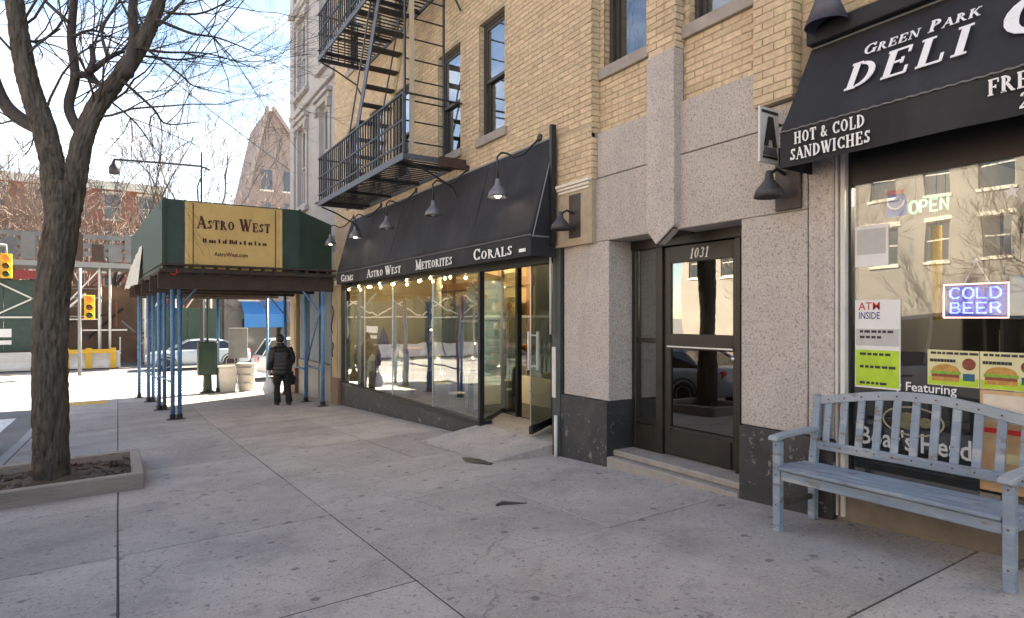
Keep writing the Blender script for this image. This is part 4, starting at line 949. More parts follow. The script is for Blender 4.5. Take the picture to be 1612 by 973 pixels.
# opaque vinyl on the lower glass with reversed lettering
MB().box(XW+.010, XW+.013, 1.745, 2.53, .352, 1.27).build('black_vinyl', mat('black_vinyl', (.022,.022,.025), .4, .1, 6), deli)
font_mesh('lettering', 'y Featuring', (XW-.001,2.235,1.005), FX, FU, .060, M_WHITE, deli, width=.37, bold=.012)
font_mesh('lettering', "Boar's Head", (XW-.001,2.485,.60), FX, FU, .125, M_WHITE, deli, width=.70, bold=.015)
b = MB(); cy, cz = 2.13, .80
P = [(XW-.002, cy+.19*cos(2*pi*i/28), cz+.095*sin(2*pi*i/28)) for i in range(29)]; b.tube(P, .006, 4, False); b.build('oval_emblem', mat('emblem_cream', (.55,.50,.36), .6, .1, 10), deli)
b = MB(); b.ball((XW-.001,cy+.03,cz), .075, 12, 8, (.03,1,.8)); b.ball((XW-.001,cy-.08,cz+.0), .045, 10, 6, (.03,1,.8)); b.build('emblem_shape', mat('emblem_olive', (.25,.24,.14), .7, .3, 30), deli)
# room behind
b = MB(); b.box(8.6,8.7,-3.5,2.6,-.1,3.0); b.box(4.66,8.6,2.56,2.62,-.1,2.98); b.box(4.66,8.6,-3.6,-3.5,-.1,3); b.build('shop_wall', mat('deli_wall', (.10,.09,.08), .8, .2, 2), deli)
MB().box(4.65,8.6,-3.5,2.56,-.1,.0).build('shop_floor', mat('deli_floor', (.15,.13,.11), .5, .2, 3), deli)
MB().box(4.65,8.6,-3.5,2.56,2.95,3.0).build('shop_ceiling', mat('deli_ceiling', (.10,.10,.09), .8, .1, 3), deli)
# shelving with goods
def shelf_unit(x0,x1,y0,y1,h,label,n=4):
    t = thing('shelf_unit', ((x0+x1)/2,(y0+y1)/2,0), label, 'shelves')
    b = MB(); b.box(x1-.02,x1,y0,y1,0,h); b.box(x0,x1-.02,y0,y0+.02,0,h); b.box(x0,x1-.02,y1-.02,y1,0,h); b.build('carcass', M_INTD, t)
    cols = [(.5,.08,.05),(.6,.42,.08),(.1,.25,.45),(.55,.5,.42),(.12,.3,.12),(.35,.2,.1)]
    ms = [mat('carton_%d' % i, c, .5, .15, 20) for i, c in enumerate(cols)]
    for k in range(n):
        z = .1+(h-.1)*k/n; MB().box(x0,x1-.021,y0+.021,y1-.021,z-.02,z).build('shelf', M_GREY, t)
        bb = [MB() for _ in ms]; y = y0+.04
        while y < y1-.14:
            w = random.uniform(.07,.13); hh = random.uniform(.5,.85)*(h-.1)/n; i = random.randrange(len(ms)); bb[i].box(x0+.03,x0+.16,y,y+w-.012,z+.001,z+hh); y += w
        for i, q in enumerate(bb):
            if q.v: o = q.build('goods', ms[i], t); o['kind'] = 'stuff'
shelf_unit(5.35,5.65,.3,1.93,2.25,'tall dark shelf of packaged goods close behind the COLD BEER sign',6)
shelf_unit(6.3,6.7,.2,2.4,2.0,'shelf of packaged goods deep inside the deli')
shelf_unit(5.6,5.9,-2.6,-.4,1.7,'lower shelf of packaged goods inside the deli, beyond the picture edge')
for (x,y) in ((6.2,1.4),(6.2,-1.2)):
    ld = bpy.data.lights.new('deli_fill_light', 'POINT'); ld.energy = 20; ld.color = (1,.94,.86); ld.shadow_soft_size = .25  # added fill light, no known source, so the deli interior shows
    lo = link('fill_lamp', ld, deli); lo.location = Vector((x,y,2.8))-deli.location; lo.matrix_parent_inverse = Matrix()
    MB().box(x-.08,x+.08,y-.6,y+.6,2.90,2.945).build('fill_tray', emit('deli_fill_glow', (1,.95,.85), 1.2), deli)  # glowing tray added to go with the fill light

# notices and signs in the deli window
M_PAPER = mat('white_paper', (.74,.74,.73), .8, .04, 6)
PX = XW+.0095
def poster(name, y0, y1, z0, z1, label, m=M_PAPER, x=None):
    x = XW-.004 if x is None else x
    t = thing(name, (x,(y0+y1)/2,z0), label, 'poster'); MB().box(x,x+.003,y0,y1,z0,z1).build('sheet', m, t); return t
def patch(t, y0,y1,z0,z1,m,dx=.0015, nm='print', x=XW-.004): return MB().box(x-dx,x-.0002,y0,y1,z0,z1).build(nm, m, t)
M_GREEN2 = mat('lime_print', (.42,.62,.05), .7, .18, 9); M_RED = mat('red_print', (.6,.03,.03), .7, .08, 9); M_NAVY = mat('navy_print', (.03,.03,.22), .7, .08, 9)
M_INK = mat('ink', (.04,.04,.045), .8, .1, 9); M_PALE = mat('pale_yellow_print', (.66,.62,.36), .8, .1, 6); M_BUN = mat('bun_print', (.5,.26,.07), .7, .3, 30); M_MEAT = mat('filling_print', (.25,.06,.04), .7, .35, 40)
M_LETT = mat('lettuce_print', (.2,.38,.05), .7, .3, 40); M_TEAL = mat('teal_print', (.02,.12,.18), .7, .15, 20); M_GREYL = mat('light_grey_print', (.5,.5,.49), .8, .1, 6)
t = poster('atm_poster', 2.205,2.515,1.0,1.625, 'tall notice reading ATM INSIDE with a lime green lower half')
patch(t, 2.212,2.508,1.012,1.27, M_GREEN2); patch(t, 2.212,2.508,1.30,1.42, M_GREYL)
font_mesh('lettering', 'ATM', (XW-.0045,2.49,1.555), FX, FU, .055, M_RED, t, width=.15, bold=.006); font_mesh('lettering', 'INSIDE', (XW-.0045,2.49,1.49), FX, FU, .05, M_NAVY, t, width=.15, bold=.006)
for z, w in ((1.40,.2),(1.36,.14),(1.24,.19),(1.15,.21),(1.035,.15)): 
    y = 2.48
    while y > 2.48-w: l = random.uniform(.02,.045); patch(t, y-l, y, z-.008, z+.010, M_INK, .0025); y -= l+.009
t = poster('white_notice', 2.285,2.515,1.865,2.155, 'plain white paper notice taped high in the deli window')
patch(t, 2.30,2.50,1.95,2.13, M_GREYL)
def sandwich(y0, y1, label):
    t = poster('sandwich_poster', y0,y1,1.06,1.29, label, M_PALE); t['group'] = 'sandwich posters in the deli window'
    patch(t, y0+.005,y1-.005,1.065,1.115, M_GREEN2); w = y1-y0; yc = y1-w*.36
    b = MB(); P = [(XW-.0045, yc+w*.27*cos(a), 1.155+.045*sin(a)) for a in [pi*i/10 for i in range(11)]]; b.prism(P, (-.003,0,0)); b.build('bun_top', M_BUN, t)
    patch(t, yc-w*.29, yc+w*.29, 1.135,1.155, M_LETT, .004); patch(t, yc-w*.27, yc+w*.27, 1.117,1.135, M_MEAT, .004); patch(t, yc-w*.27, yc+w*.27, 1.090,1.117, M_BUN, .004)
    b = MB(); b.lathe((XW-.0045,y0+w*.19,1.205), [(.038,0),(.034,.003)], 16, (-1,0,0)); b.build('badge', M_MEAT, t)
    patch(t, y0+w*.08,y0+w*.30,1.10,1.145, M_TEAL, .003)
    y = y1-.015
    while y > y1-w*.52: l = random.uniform(.012,.022); patch(t, y-l, y, 1.213,1.232, M_INK, .003); y -= l+.003
    y = y1-.02
    while y > y0+.03: l = random.uniform(.015,.05); patch(t, y-l, y, 1.263,1.278, M_INK, .003); y -= l+.008
sandwich(1.742,2.035,'yellow and green sandwich poster just left of the other one')
sandwich(1.435,1.738,'yellow and green sandwich poster cut by the right picture edge')
t = poster('tan_poster', 1.30,1.738,.44,1.055, 'tan food poster below the sandwich posters behind the bench', mat('tan_print', (.55,.36,.20), .8, .2, 8))
patch(t, 1.32,1.72,.86,1.03, mat('pale_tan_print', (.66,.58,.47), .8, .12, 9)); patch(t, 1.32,1.72,.795,.825, M_RED, .002)
for z in (.62,.5): patch(t, 1.45,1.6,z,z+.06, M_PALE, .002)
# neon signs
def neon_word(b, word, y0, y1, z0, h, x, r=.006):
    SK = {'C':[[(.85,.85),(.65,1),(.3,1),(.05,.75),(.05,.25),(.3,0),(.65,0),(.85,.15)]],'O':[[(.3,0),(.05,.25),(.05,.75),(.3,1),(.65,1),(.9,.75),(.9,.25),(.65,0),(.3,0)]],
          'L':[[(.1,1),(.1,0),(.85,0)]],'D':[[(.1,0),(.1,1),(.6,1),(.9,.7),(.9,.3),(.6,0),(.1,0)]],'B':[[(.1,0),(.1,1),(.65,1),(.82,.77),(.65,.53),(.1,.53)],[(.65,.53),(.88,.27),(.65,0),(.1,0)]],
          'E':[[(.85,1),(.1,1),(.1,0),(.85,0)],[(.1,.5),(.7,.5)]],'R':[[(.1,0),(.1,1),(.65,1),(.85,.77),(.65,.5),(.1,.5)],[(.5,.5),(.88,0)]],'P':[[(.1,0),(.1,1),(.65,1),(.85,.75),(.65,.48),(.1,.48)]],'N':[[(.1,0),(.1,1),(.85,0),(.85,1)]]}
    n = len(word); cw = (y0-y1)/n
    for i, ch in enumerate(word):
        for s_ in SK[ch]: b.tube([(x, y0-cw*(i+.06+a*.9), z0+c*h) for a, c in s_], r, 6)
t = thing('neon_sign', (XW+.09,1.8,1.5), 'blue neon sign reading COLD BEER in a pink frame', 'neon sign')
xn = XW+.08
b = MB(); neon_word(b, 'COLD', 1.945, 1.650, 1.625, .065, xn); neon_word(b, 'BEER', 1.945,1.650, 1.53, .065, xn); b.build('neon_tube', emit('blue_neon', (.05,.12,1), 1.0), t)
b = MB(); b.tube([(xn,1.975,1.50),(xn,1.975,1.715),(xn,1.62,1.715),(xn,1.62,1.50),(xn,1.975,1.50)], .006, 6, False); b.build('neon_frame', emit('pink_neon', (1,.62,.66), .35), t)
MB().box(xn+.02,xn+.03,1.63,1.965,1.51,1.705).build('back_panel', mat('dark_blue_panel', (.012,.016,.20), .4, .1, 6), t)
b = MB(); b.tube([(xn+.02,1.87,1.71),(xn+.02,1.80,1.86),(xn+.02,1.72,1.71)], .003, 4); b.build('hanging_cord', M_ALU, t); MB().ball((xn+.02,1.80,1.865), .012, 8, 6).build('hook', M_WHITE, t)
t = thing('neon_sign', (XW+.09,2.06,2.2), 'green neon sign reading OPEN in the upper deli window', 'neon sign')
b = MB(); neon_word(b, 'OPEN', 2.19, 1.94, 2.215, .08, xn, .007); b.build('neon_tube', emit('green_neon', (.2,.95,.4), .35), t)
b = MB(); b.tube([(xn+.01,2.15,2.30),(xn+.01,2.15,2.94)], .003, 4); b.tube([(xn+.01,1.97,2.30),(xn+.01,1.97,2.94)], .003, 4); b.build('hanging_cord', M_GREY, t)
t = thing('lottery_sign', (XW+.08,2.27,2.21), 'round blue window sign with a red top beside the OPEN sign', 'sign')
MB().box(xn,xn+.006,2.20,2.345,2.21,2.30).build('board', mat('bright_blue', (.02,.09,.5), .5, .1, 8), t)
MB().lathe((xn,2.272,2.315), [(.068,0),(.066,.008)], 20, (-1,0,0)).build('disc', mat('bright_blue', (0,0,0)), t)
P = [(xn-.010, 2.272+.055*cos(a), 2.315+.055*sin(a)) for a in [pi+pi*i/12 for i in range(13)]]; MB().tube(P, .006, 5).build('white_ring', M_WHITE, t)
MB().box(xn-.014,xn-.009,2.215,2.33,2.36,2.392).build('red_strip', M_RED, t); b = MB(); b.tube([(xn,2.272,2.38),(xn,2.272,2.94)], .003, 4); b.build('hanging_cord', M_GREY, t)
t = thing('yellow_strip', (5.0,2.19,1.45), 'orange yellow hanging paper strip inside the deli window', 'decoration')
MB().tube([(5.0,2.19,2.16),(5.0,2.19,1.85),(5.0,2.185,1.48)], [.036,.038,.026], 8).build('paper_tube', mat('orange_yellow_paper', (.75,.42,.05), .7, .15, 8), t, smooth=True); MB().tube([(5.0,2.19,2.16),(5.0,2.19,2.94)], .003, 4).build('hanging_cord', M_GREY, t)
t = poster('star_lettering', 1.38,1.60,2.19,2.36, 'white star and letter on the upper deli glass', M_GREYL)
COL.objects.unlink(t.children[0])
bpy.data.objects.remove(t.children[0]) if t.children else None
P = [(XW-.001, 1.575-.045*(1 if i%2==0 else .42)*sin(2*pi*i/10), 2.255+.045*(1 if i%2==0 else .42)*cos(2*pi*i/10)) for i in range(10)]
MB().prism(P, (-.002,0,0)).build('star', M_WHITE, t); lettering('B', (XW-.001,1.52,2.215), FX, FU, .085, .07).build('lettering', M_WHITE, t)

# ------------------------------------------------------------------ bench
bx0, bx1, by0, by1 = 3.91, 4.40, 1.35, 2.76           # front, back, right end, left end
bz = g(3.95,2.05)
bench = thing('garden_bench', (4.15,2.05,bz), 'weathered blue grey wooden bench with arched slatted back', 'bench')
def part(nm, x0,x1,y0,y1,z0,z1, m=M_BENCH, bv=.006): return MB().box(x0,x1,y0,y1,z0,z1).build(nm, m, bench, bevel=bv)
for y in (by0, by1-.055):
    zz = g(bx0, y)
    part('front_leg', bx0, bx0+.055, y, y+.055, zz-.004, bz+.60)
    b = MB(); b.prism([(bx1-.075,y,g(bx1,y)-.004),(bx1-.02,y,g(bx1,y)-.004),(bx1-.01,y,bz+.42),(bx1+.055,y,bz+.88),(bx1+.005,y,bz+.90),(bx1-.065,y,bz+.42)], (0,.055,0)); b.build('rear_leg', M_BENCH, bench, bevel=.006)
    b = MB(); b.prism([(bx0-.045,y-.01,bz+.605),(bx0-.03,y-.01,bz+.635),(bx0+.1,y-.01,bz+.648),(bx1-.02,y-.01,bz+.655),(bx1-.02,y-.01,bz+.628),(bx0+.1,y-.01,bz+.618),(bx0-.03,y-.01,bz+.602)], (0,.075,0)); b.build('armrest', M_BENCHR, bench, bevel=.006)
    part('side_rail', bx0+.056, bx1-.066, y+.012, y+.042, bz+.335, bz+.40)
    part('stretcher', bx0+.056, bx1-.070, y+.014, y+.042, bz+.13, bz+.17, mat('dark_worn_timber', (.075,.065,.055), .8, .3, 10))
part('front_apron', bx0+.012, bx0+.036, by0+.056, by1-.056, bz+.325, bz+.392)
part('back_apron', bx1-.065, bx1-.04, by0+.056, by1-.056, bz+.34, bz+.40)
for i in range(5):
    x = bx0-.012+.082*i; b = MB(); n = 6
    b.box(x, x+.070, by0+(.002 if i else .057)-(.0), by1-(.002 if i else .057), bz+.402-.004*i+.0, bz+.426-.004*i) if i else b.box(x, x+.068, by0+.057, by1-.057, bz+.40, bz+.424)
    if 0 < i: pass
    b.build('seat_slat', M_BENCH, bench, bevel=.005)
def lean(z): return bx1-.065+.045 + (z-.42)*.145 - .03
def arch(f): return .885+.085*sin(pi*f)**1.1
b = MB(); n = 18
for i in range(n+1):
    f = i/n; y = by0+.05+(by1-by0-.10)*f; zt = bz+arch(f); x = lean(arch(f))
    b.v += [(x-.012,y,zt-.060),(x+.03,y,zt-.060),(x+.038,y,zt),(x-.004,y,zt)]
for i in range(n):
    for k in range(4): b.f.append((4*i+k,4*i+(k+1)%4,4*i+4+(k+1)%4,4*i+4+k)); b.a.append(0)
b.f += [(0,1,2,3),(4*n,4*n+3,4*n+2,4*n+1)]; b.a += [0,0]
b.build('top_rail', M_BENCHR, bench, bevel=.004)
b = MB(); x = lean(.53); b.obox((x+.005,(by0+by1)/2,bz+.53), (.016,0,.002), (0,(by1-by0)/2-.056,0), (-.003,0,.03)); b.build('lower_rail', M_BENCH, bench, bevel=.004)
ns = 11
for i in range(ns):
    f = (i+.5)/ns; y = by0+.055+(by1-by0-.11)*f; z1 = arch(f)-.058; z0 = .558; c0, c1 = Vector((lean(z0)+.006,y,bz+z0)), Vector((lean(z1)+.008,y,bz+z1))
    b = MB(); b.bar(c0, c1, .050, .016, (1,0,0)); 
    b.build('back_slat', M_BENCH, bench, bevel=.003)
# screw plugs
me_sc = MB().lathe((0,0,0), [(.006,0),(.005,.002)], 8, (-1,0,0)).mesh('screw', mat('rusty_screw', (.06,.045,.035), .6, .2, 20))
for i in range(ns):
    f = (i+.5)/ns; y = by0+.055+(by1-by0-.11)*f
    for z in (arch(f)-.03, .535): o = link('screw', me_sc); o.parent = bench; o.location = Vector((lean(z)-.0125 if z < .6 else lean(z)-.010, y, bz+z))-bench.location
for y in (by0+.027, by1-.028):
    for z in (.36,.15,.57): o = link('screw', me_sc); o.parent = bench; o.location = Vector((bx0, y, bz+z))-bench.location
# litter on the pavement
p = Vector((2.75,4.62,0)); p.z = g(p.x,p.y)+.012
b = MB(); b.tube([p, p+Vector((.07,.01,.006)), p+Vector((.14,-.03,0)), p+Vector((.25,-.10,-.002))], [.010,.016,.014,.008], 6); tag(b.build('fallen_stick', M_TWIG), 'short dark stick lying on the sidewalk before the entrance step', 'stick')
b = MB(); c = Vector((3.55,6.35,g(3.55,6.35)+.006)); P = []
for i in range(14): a = 2*pi*i/14; r_ = random.uniform(.7,1.1); P.append((c.x+.10*r_*cos(a)+.22*sin(a)*.2, c.y-.30*r_*sin(a), c.z+random.uniform(0,.006)))
b.add(P+[tuple(c+Vector((0,0,.022)))], [(i,(i+1)%14,14) for i in range(14)]); tag(b.build('flat_rubber_mat', M_BLACK), 'flattened scrap of black rubber on the sidewalk by the shop doorway', 'debris')
# ------------------------------------------------------------------ grey corner building
gb = thing('corner_building', (9,17,-.7), 'grey stone corner building with moulded window hoods behind the sidewalk shed', 'building')
GY0, GY1, GX = 14.92, 19.4, 4.44
GW = [(15.55,16.35),(17.75,18.65)]; GF = [(4.7,6.9),(8.0,10.0),(11.0,12.9)]
gh = [(a,c,f0,f1) for a,c in GW for f0,f1 in GF]
b = MB(); wall_boxes(b, GX, .4, GY0, GY1, 3.3, 14.5, gh); b.box(GX+.41, 16, GY1-.3, GY1, -1, 14.5); b.box(GX+.41,15.9,GY0+.05,GY1-.31,14.0,14.4); b.build('wall', M_STONEG, gb)
b = MB(); b.box(GX+.02, GX+.4, 14.93, GY1, -1.0, 3.29); b.build('ground_storey', mat('grey_panel', (.17,.19,.20), .6, .2, 2), gb)
for a, c in GW:
    for f0, f1 in GF:
        w = window(gb, GX, a, c, f0, f1, mat('pale_window_frame', (.45,.44,.43), .6, .1, 6), True, .4, M_STONEG)
        q = MB(); q.box(GX-.05,GX+.02,a-.16,a-.002,f0-.1,f1+.02); q.box(GX-.05,GX+.02,c+.002,c+.16,f0-.1,f1+.02); q.build('surround', M_STONEG, w, bevel=.01)
        q = MB(); q.box(GX-.16,GX+.02,a-.26,c+.26,f1+.16,f1+.26); q.box(GX-.09,GX+.02,a-.2,c+.2,f1+.021,f1+.159); q.box(GX-.13,GX+.02,a-.2,a-.06,f1-.2,f1+.02); q.box(GX-.13,GX+.02,c+.06,c+.2,f1-.2,f1+.02); q.build('hood', M_STONEG, w, bevel=.012)
        q = MB(); q.box(GX-.12,GX-.001,a-.22,c+.22,f0-.24,f0-.121); q.build('lower_sill', M_STONEG, w, bevel=.01)
for z, dx, h in ((3.32,.10,.14),(7.35,.10,.16),(10.4,.12,.18),(13.6,.3,.3)): MB().box(GX-dx,GX-.001,GY0+.01,GY1+dx,z,z+h).build('string_course', M_STONEG, gb, bevel=.015)
for y in (GY1-.42,): MB().box(GX-.07,GX-.002,y,GY1+.05,-1.0,13.6).build('corner_pilaster', M_STONEG, gb, bevel=.01)
for y0, y1, m in ((14.45,15.0,M_STONEB),(18.6,19.1,M_STONEB)):
    q = MB(); q.box(GX-.10,GX-.003,y0,y1,-1.0,3.05); q.box(GX-.12,GX-.101,y0+.07,y1-.07,-.3,1.9); p_ = q.build('shop_pilaster', m, gb, bevel=.012)
    q = MB(); q.box(GX-.16,GX-.003,y0-.05,y1+.05,2.25,2.36); q.build('pilaster_cap', M_CREAM, p_, bevel=.01)
    q = MB(); q.box(GX-.13,GX-.003,y0-.02,y1+.02,-1.0,.1); q.build('pilaster_base', mat('brown_stone', (.22,.14,.10), .8, .2, 6), p_, bevel=.01)
for y0 in (15.3,16.4,17.5):
    q = MB(); q.box(GX-.03,GX-.002,y0,y0+.95,.35,2.2); q.build('shop_panel', mat('blue_grey_shutter', (.16,.22,.28), .6, .15, 3), gb, bevel=.01)
    q = MB(); q.box(GX-.05,GX-.002,y0-.03,y0+.98,-.9,.33); q.build('riser_panel', M_GREY, gb, bevel=.01)
for i,(y,z,s_) in enumerate(((14.72,1.45,.42),(14.70,.75,.22))):
    P = [(GX-.17, y+.10*s_*2*sin(t*2*pi)*(1 if t<.5 else 1), z+s_*(t-.5)*1.5) for t in [k/16 for k in range(17)]]
    tag(MB().tube(P, .016, 6).build('iron_scroll', M_BLACK, smooth=True), ['long black iron scroll fixed to the buff shop pilaster','short black iron scroll low on the buff shop pilaster'][i], 'ironwork')

# ------------------------------------------------------------------ sidewalk shed
shed = thing('sidewalk_shed', (2.4,19,-.7), 'green sidewalk shed on blue pipe legs with a gold sign', 'sidewalk shed')
SP = [(.98,15.05),(1.11,15.02),(.84,17.3),(.95,17.25),(.70,19.6),(.81,19.55),(.52,21.0),(4.00,14.55),(3.98,16.0),(4.0,18.4),(4.0,20.9),(2.6,21.1)]
for i,(x,y) in enumerate(SP):
    z = g(x,y); q = MB(); q.tube([(x,y,z+.01),(x,y,2.1)], .043, 10); lg = q.build('leg', M_SHEDP, shed, smooth=True)
    q = MB(); q.box(x-.11,x+.11,y-.09,y+.09,z,z+.018); q.lathe((x,y,z+.018), [(.06,0),(.06,.09),(.045,.1)], 10); q.build('foot_plate', M_BLACK, lg)
for (x0,y0),(x1,y1),za,zb in (((1.0,15.05),(.84,17.3),.1,.1),((.84,17.3),(.70,19.6),.0,.0),((4.0,14.55),(3.98,16.0),.3,.3),((3.98,16.0),(4.0,18.4),.2,.2),((3.98,16),(4.0,14.55),.3,1.9),((.70,19.6),(.52,21),.0,.0)):
    MB().tube([(x0,y0,za),(x1,y1,zb)], .022, 7).build('brace', M_SHEDP, shed, smooth=True)
for x, y, s_ in ((.98,15.05,1),(.84,17.3,1),(.70,19.6,1),(4.0,14.6,-1),(4.0,18.4,-1)):
    MB().tube([(x,y,1.55),(x+.45*s_,y,2.12)], .022, 6).build('knee_brace', M_SHEDP, shed)
def shx(y): return .78-.05*(y-14.7)
SYE = 22.6
# deck: planks on joists on girders
for k,(y) in enumerate((14.62,16.3,18.4,20.5,22.4)): MB().box(shx(y)-.1,4.25,y-.06,y+.06,2.10,2.44).build('girder', M_SHEDB, shed, bevel=.006)
for i in range(15):
    x = .80+.235*i; q = MB(); y0, y1 = 14.45, SYE; dx = shx(y1)-shx(y0) if x < 2.5 else 0
    q.add([(x-.03,y0,2.442),(x+.03,y0,2.442),(x+.03,y0,2.56),(x-.03,y0,2.56),(x-.03+dx,y1,2.442),(x+.03+dx,y1,2.442),(x+.03+dx,y1,2.56),(x-.03+dx,y1,2.56)], [(0,1,2,3),(4,7,6,5),(0,4,5,1),(3,2,6,7),(1,5,6,2),(0,3,7,4)]); q.build('joist', M_SHEDB, shed)
y = 14.4
while y < SYE:
    x0 = shx(y)-.06; MB().box(x0,4.28,y,y+.235,2.562,2.60).build('deck_plank', M_SHEDB, shed); y += .242
# parapet: boards, corner posts
def board(p, q_, z0a, z1a, z0b, z1b, th=.03, m=M_GREENP, nm='parapet_board'):
    p, q_ = Vector((*p,0)), Vector((*q_,0)); d_ = (q_-p).normalized(); nn = Vector((-d_.y,d_.x,0))*th; P = [p+Vector((0,0,z0a)), q_+Vector((0,0,z0b)), q_+Vector((0,0,z1b)), p+Vector((0,0,z1a))]
    return MB().prism(P, nn).build(nm, m, shed, bevel=.004)
F0, F1 = (.80,14.55), (3.48,14.55)
for i in range(3):
    xa = .80+(3.48-.80)*i/3; xb = .80+(3.48-.80)*(i+1)/3; board((xa+.003,14.55),(xb-.003,14.55),2.50,3.93,2.50,3.93)
board((3.49,14.55),(4.26,14.75),2.50,3.92,2.50,3.68)
ya = 14.56
for i in range(4):
    yb = ya+1.98; board((shx(ya)-.0-.02*(1 if i else 0),ya+.004),(shx(yb)-.02,yb-.004),2.50,3.93,2.50,3.93); ya = yb
for i,(x,y) in enumerate(((.80,14.535),(3.485,14.535),(.40,22.4))): MB().box(x-.02,x+.02,y-.012,y+.012,2.47,3.95).build('corner_strip', M_DGREEN, shed)
MB().box(.70,4.27,14.44,14.54,2.42,2.498).build('edge_beam', M_SHEDB, shed, bevel=.006)
for i in range(7):
    x = 1.0+.48*i; P = [(x,14.42,2.49),(x+.03,14.40,2.42),(x-.03,14.40,2.37),(x-.1,14.41,2.40)]; MB().tube(P, .012, 5).build('tie_rope', M_BLACK if i else M_RED, shed)
q = MB(); q.prism([(.30,17.0,2.4),(.22,16.2,3.2),(.28,20.5,3.3),(.33,21.0,2.4)], (.02,0,0)) if False else None
# tarpaulin hanging on the street side
q = MB(); n = 10
for i in range(n+1):
    f = i/n; y = 18.6+3.4*f; q.v += [(shx(y)-.06-.05*abs(sin(i*1.9)),y,3.35-.35*f),(shx(y)-.16-.10*abs(sin(i*2.7)),y,2.35+.06*sin(i*3.1))]
for i in range(n): q.f.append((2*i,2*i+1,2*i+3,2*i+2)); q.a.append(0)
o = q.build('tarpaulin', mat('pale_tarpaulin', (.50,.50,.47), .7, .15, 3), shed); sl = o.modifiers.new('thickness','SOLIDIFY'); sl.thickness = .006
# gold sign on the front
sg = thing('shed_sign', (2.1,14.53,2.5), 'gold sign with maroon lettering on the green shed front', 'sign')
S0, S1 = 1.17, 3.10
MB().box(S0,S1,14.515,14.548,2.52,3.90).build('board', M_GOLD, sg, bevel=.004)
for x in (S0+.14, S1-.16): MB().box(x,x+.022,14.510,14.5145,2.54,3.88).build('border_line', mat('dark_gold', (.16,.07,.02), .6, .15, 6), sg)
for x in (S0+.02, S1-.05): MB().box(x,x+.03,14.510,14.5145,2.54,3.88).build('border_line', mat('pale_gold', (.68,.52,.24), .6, .1, 6), sg)
lettering('ASTRO WEST', (S0+.22,14.512,3.36), (1,0,0), FU, .26, 1.46, small=(1,2,3,4,7,8,9), bold=1.55).build('lettering', M_SIGNRED, sg)
q = MB(); x = S0+.33; rr = random.Random(3)
while x < S1-.36:
    w = rr.uniform(.024,.044); h_ = rr.choice((.06,.06,.09)); q.box(x,x+w,14.508,14.5145,3.07,3.07+h_); x += w+rr.choice((.008,.008,.008,.05))
o = q.build('small_lettering', M_SIGNRED, sg); o['kind'] = 'stuff'
font_mesh('lettering', 'AstroWest.com', (1.72,14.5145,2.80), (1,0,0), FU, .085, M_SIGNRED, sg, width=.66, bold=.03)
for i,(x,y) in enumerate(((1.9,16.8),(2.3,19.0),(1.5,20.8))):
    t = thing('shed_bulb', (x,y,2.25), ['caged bulb under the front of the sidewalk shed','caged bulb under the middle of the sidewalk shed','caged bulb under the far end of the sidewalk shed'][i], 'lamp', 'bulbs under the shed')
    MB().lathe((x,y,2.36), [(.02,.08),(.03,.02),(.03,-.01)], 8).build('socket', M_BLACK, t); MB().ball((x,y,2.31), .04, 8, 6).build('bulb', M_BULBW, t, smooth=True)

# ------------------------------------------------------------------ street furniture beyond the shed
def cabinet(x, y, label):
    z = g(x,y); t = thing('control_cabinet', (x,y,z), label, 'cabinet')
    MB().lathe((x,y,z), [(.22,0),(.22,.03),(.13,.08),(.11,.55)], 10).build('pedestal', M_DGREEN, t); MB().box(x-.27,x+.27,y-.2,y+.2,z+.55,z+1.55).build('box', M_DGREEN, t, bevel=.02)
    MB().tube([(x,y,z+1.55),(x,y,z+2.9)], .035, 8).build('post', M_DGREEN, t); MB().box(x-.2,x+.2,y-.212,y-.201,z+.7,z+1.4).build('door_panel', M_DGREEN, t, bevel=.006)
cabinet(2.3,21.0,'dark green control cabinet on a pedestal at the corner')
def tub(x, y, label):
    z = g(x,y); t = thing('planter_tub', (x,y,z), label, 'planter', 'white tubs at the corner')
    q = MB(); a, c_ = .2, .27; q.add([(x-a,y-a,z),(x+a,y-a,z),(x+a,y+a,z),(x-a,y+a,z),(x-c_,y-c_,z+.75),(x+c_,y-c_,z+.75),(x+c_,y+c_,z+.75),(x-c_,y+c_,z+.75)], [(0,3,2,1),(4,5,6,7),(0,1,5,4),(1,2,6,5),(2,3,7,6),(3,0,4,7)]); q.build('body', mat('white_concrete', (.62,.61,.58), .8, .1, 6), t, bevel=.015)
    MB().box(x-.3,x+.3,y-.3,y+.3,z+.75,z+.82).build('rim', mat('white_concrete', (0,0,0)), t, bevel=.012); MB().box(x-.25,x+.25,y-.25,y+.25,z+.82,z+.84).build('soil', M_SOIL, t)
tub(2.85,21.0,'white tapered concrete tub right of the green cabinet')
x, y = 3.35, 20.7; z = g(x,y); t = thing('litter_bin', (x,y,z), 'grey mesh litter bin with a dark board behind it', 'litter bin')
MB().lathe((x,y,z), [(.2,0),(.22,.04),(.27,.82),(.29,.84),(.27,.86),(.24,.8),(.2,.1)], 16).build('basket', mat('galvanised_mesh', (.33,.34,.34), .6, .2, 40, metal=.4), t, smooth=True)
for z_ in (.25,.5,.72): MB().lathe((x,y,z+z_), [(.235+.05*z_,0),(.25+.05*z_,.0),(.25+.05*z_,.03),(.235+.05*z_,.03)], 16).build('hoop', M_GREY, t)
x, y = 3.2, 21.25; z = g(x,y); t = thing('street_notice_board', (x,y,z), 'tall grey notice board standing at the sunlit corner', 'notice board')
MB().box(x-.28,x+.28,y-.03,y+.03,z+1.0,z+1.95).build('board', M_GREY, t, bevel=.01); MB().tube([(x,y,z),(x,y,z+1.0)], .035, 8).build('post', M_GREY, t)

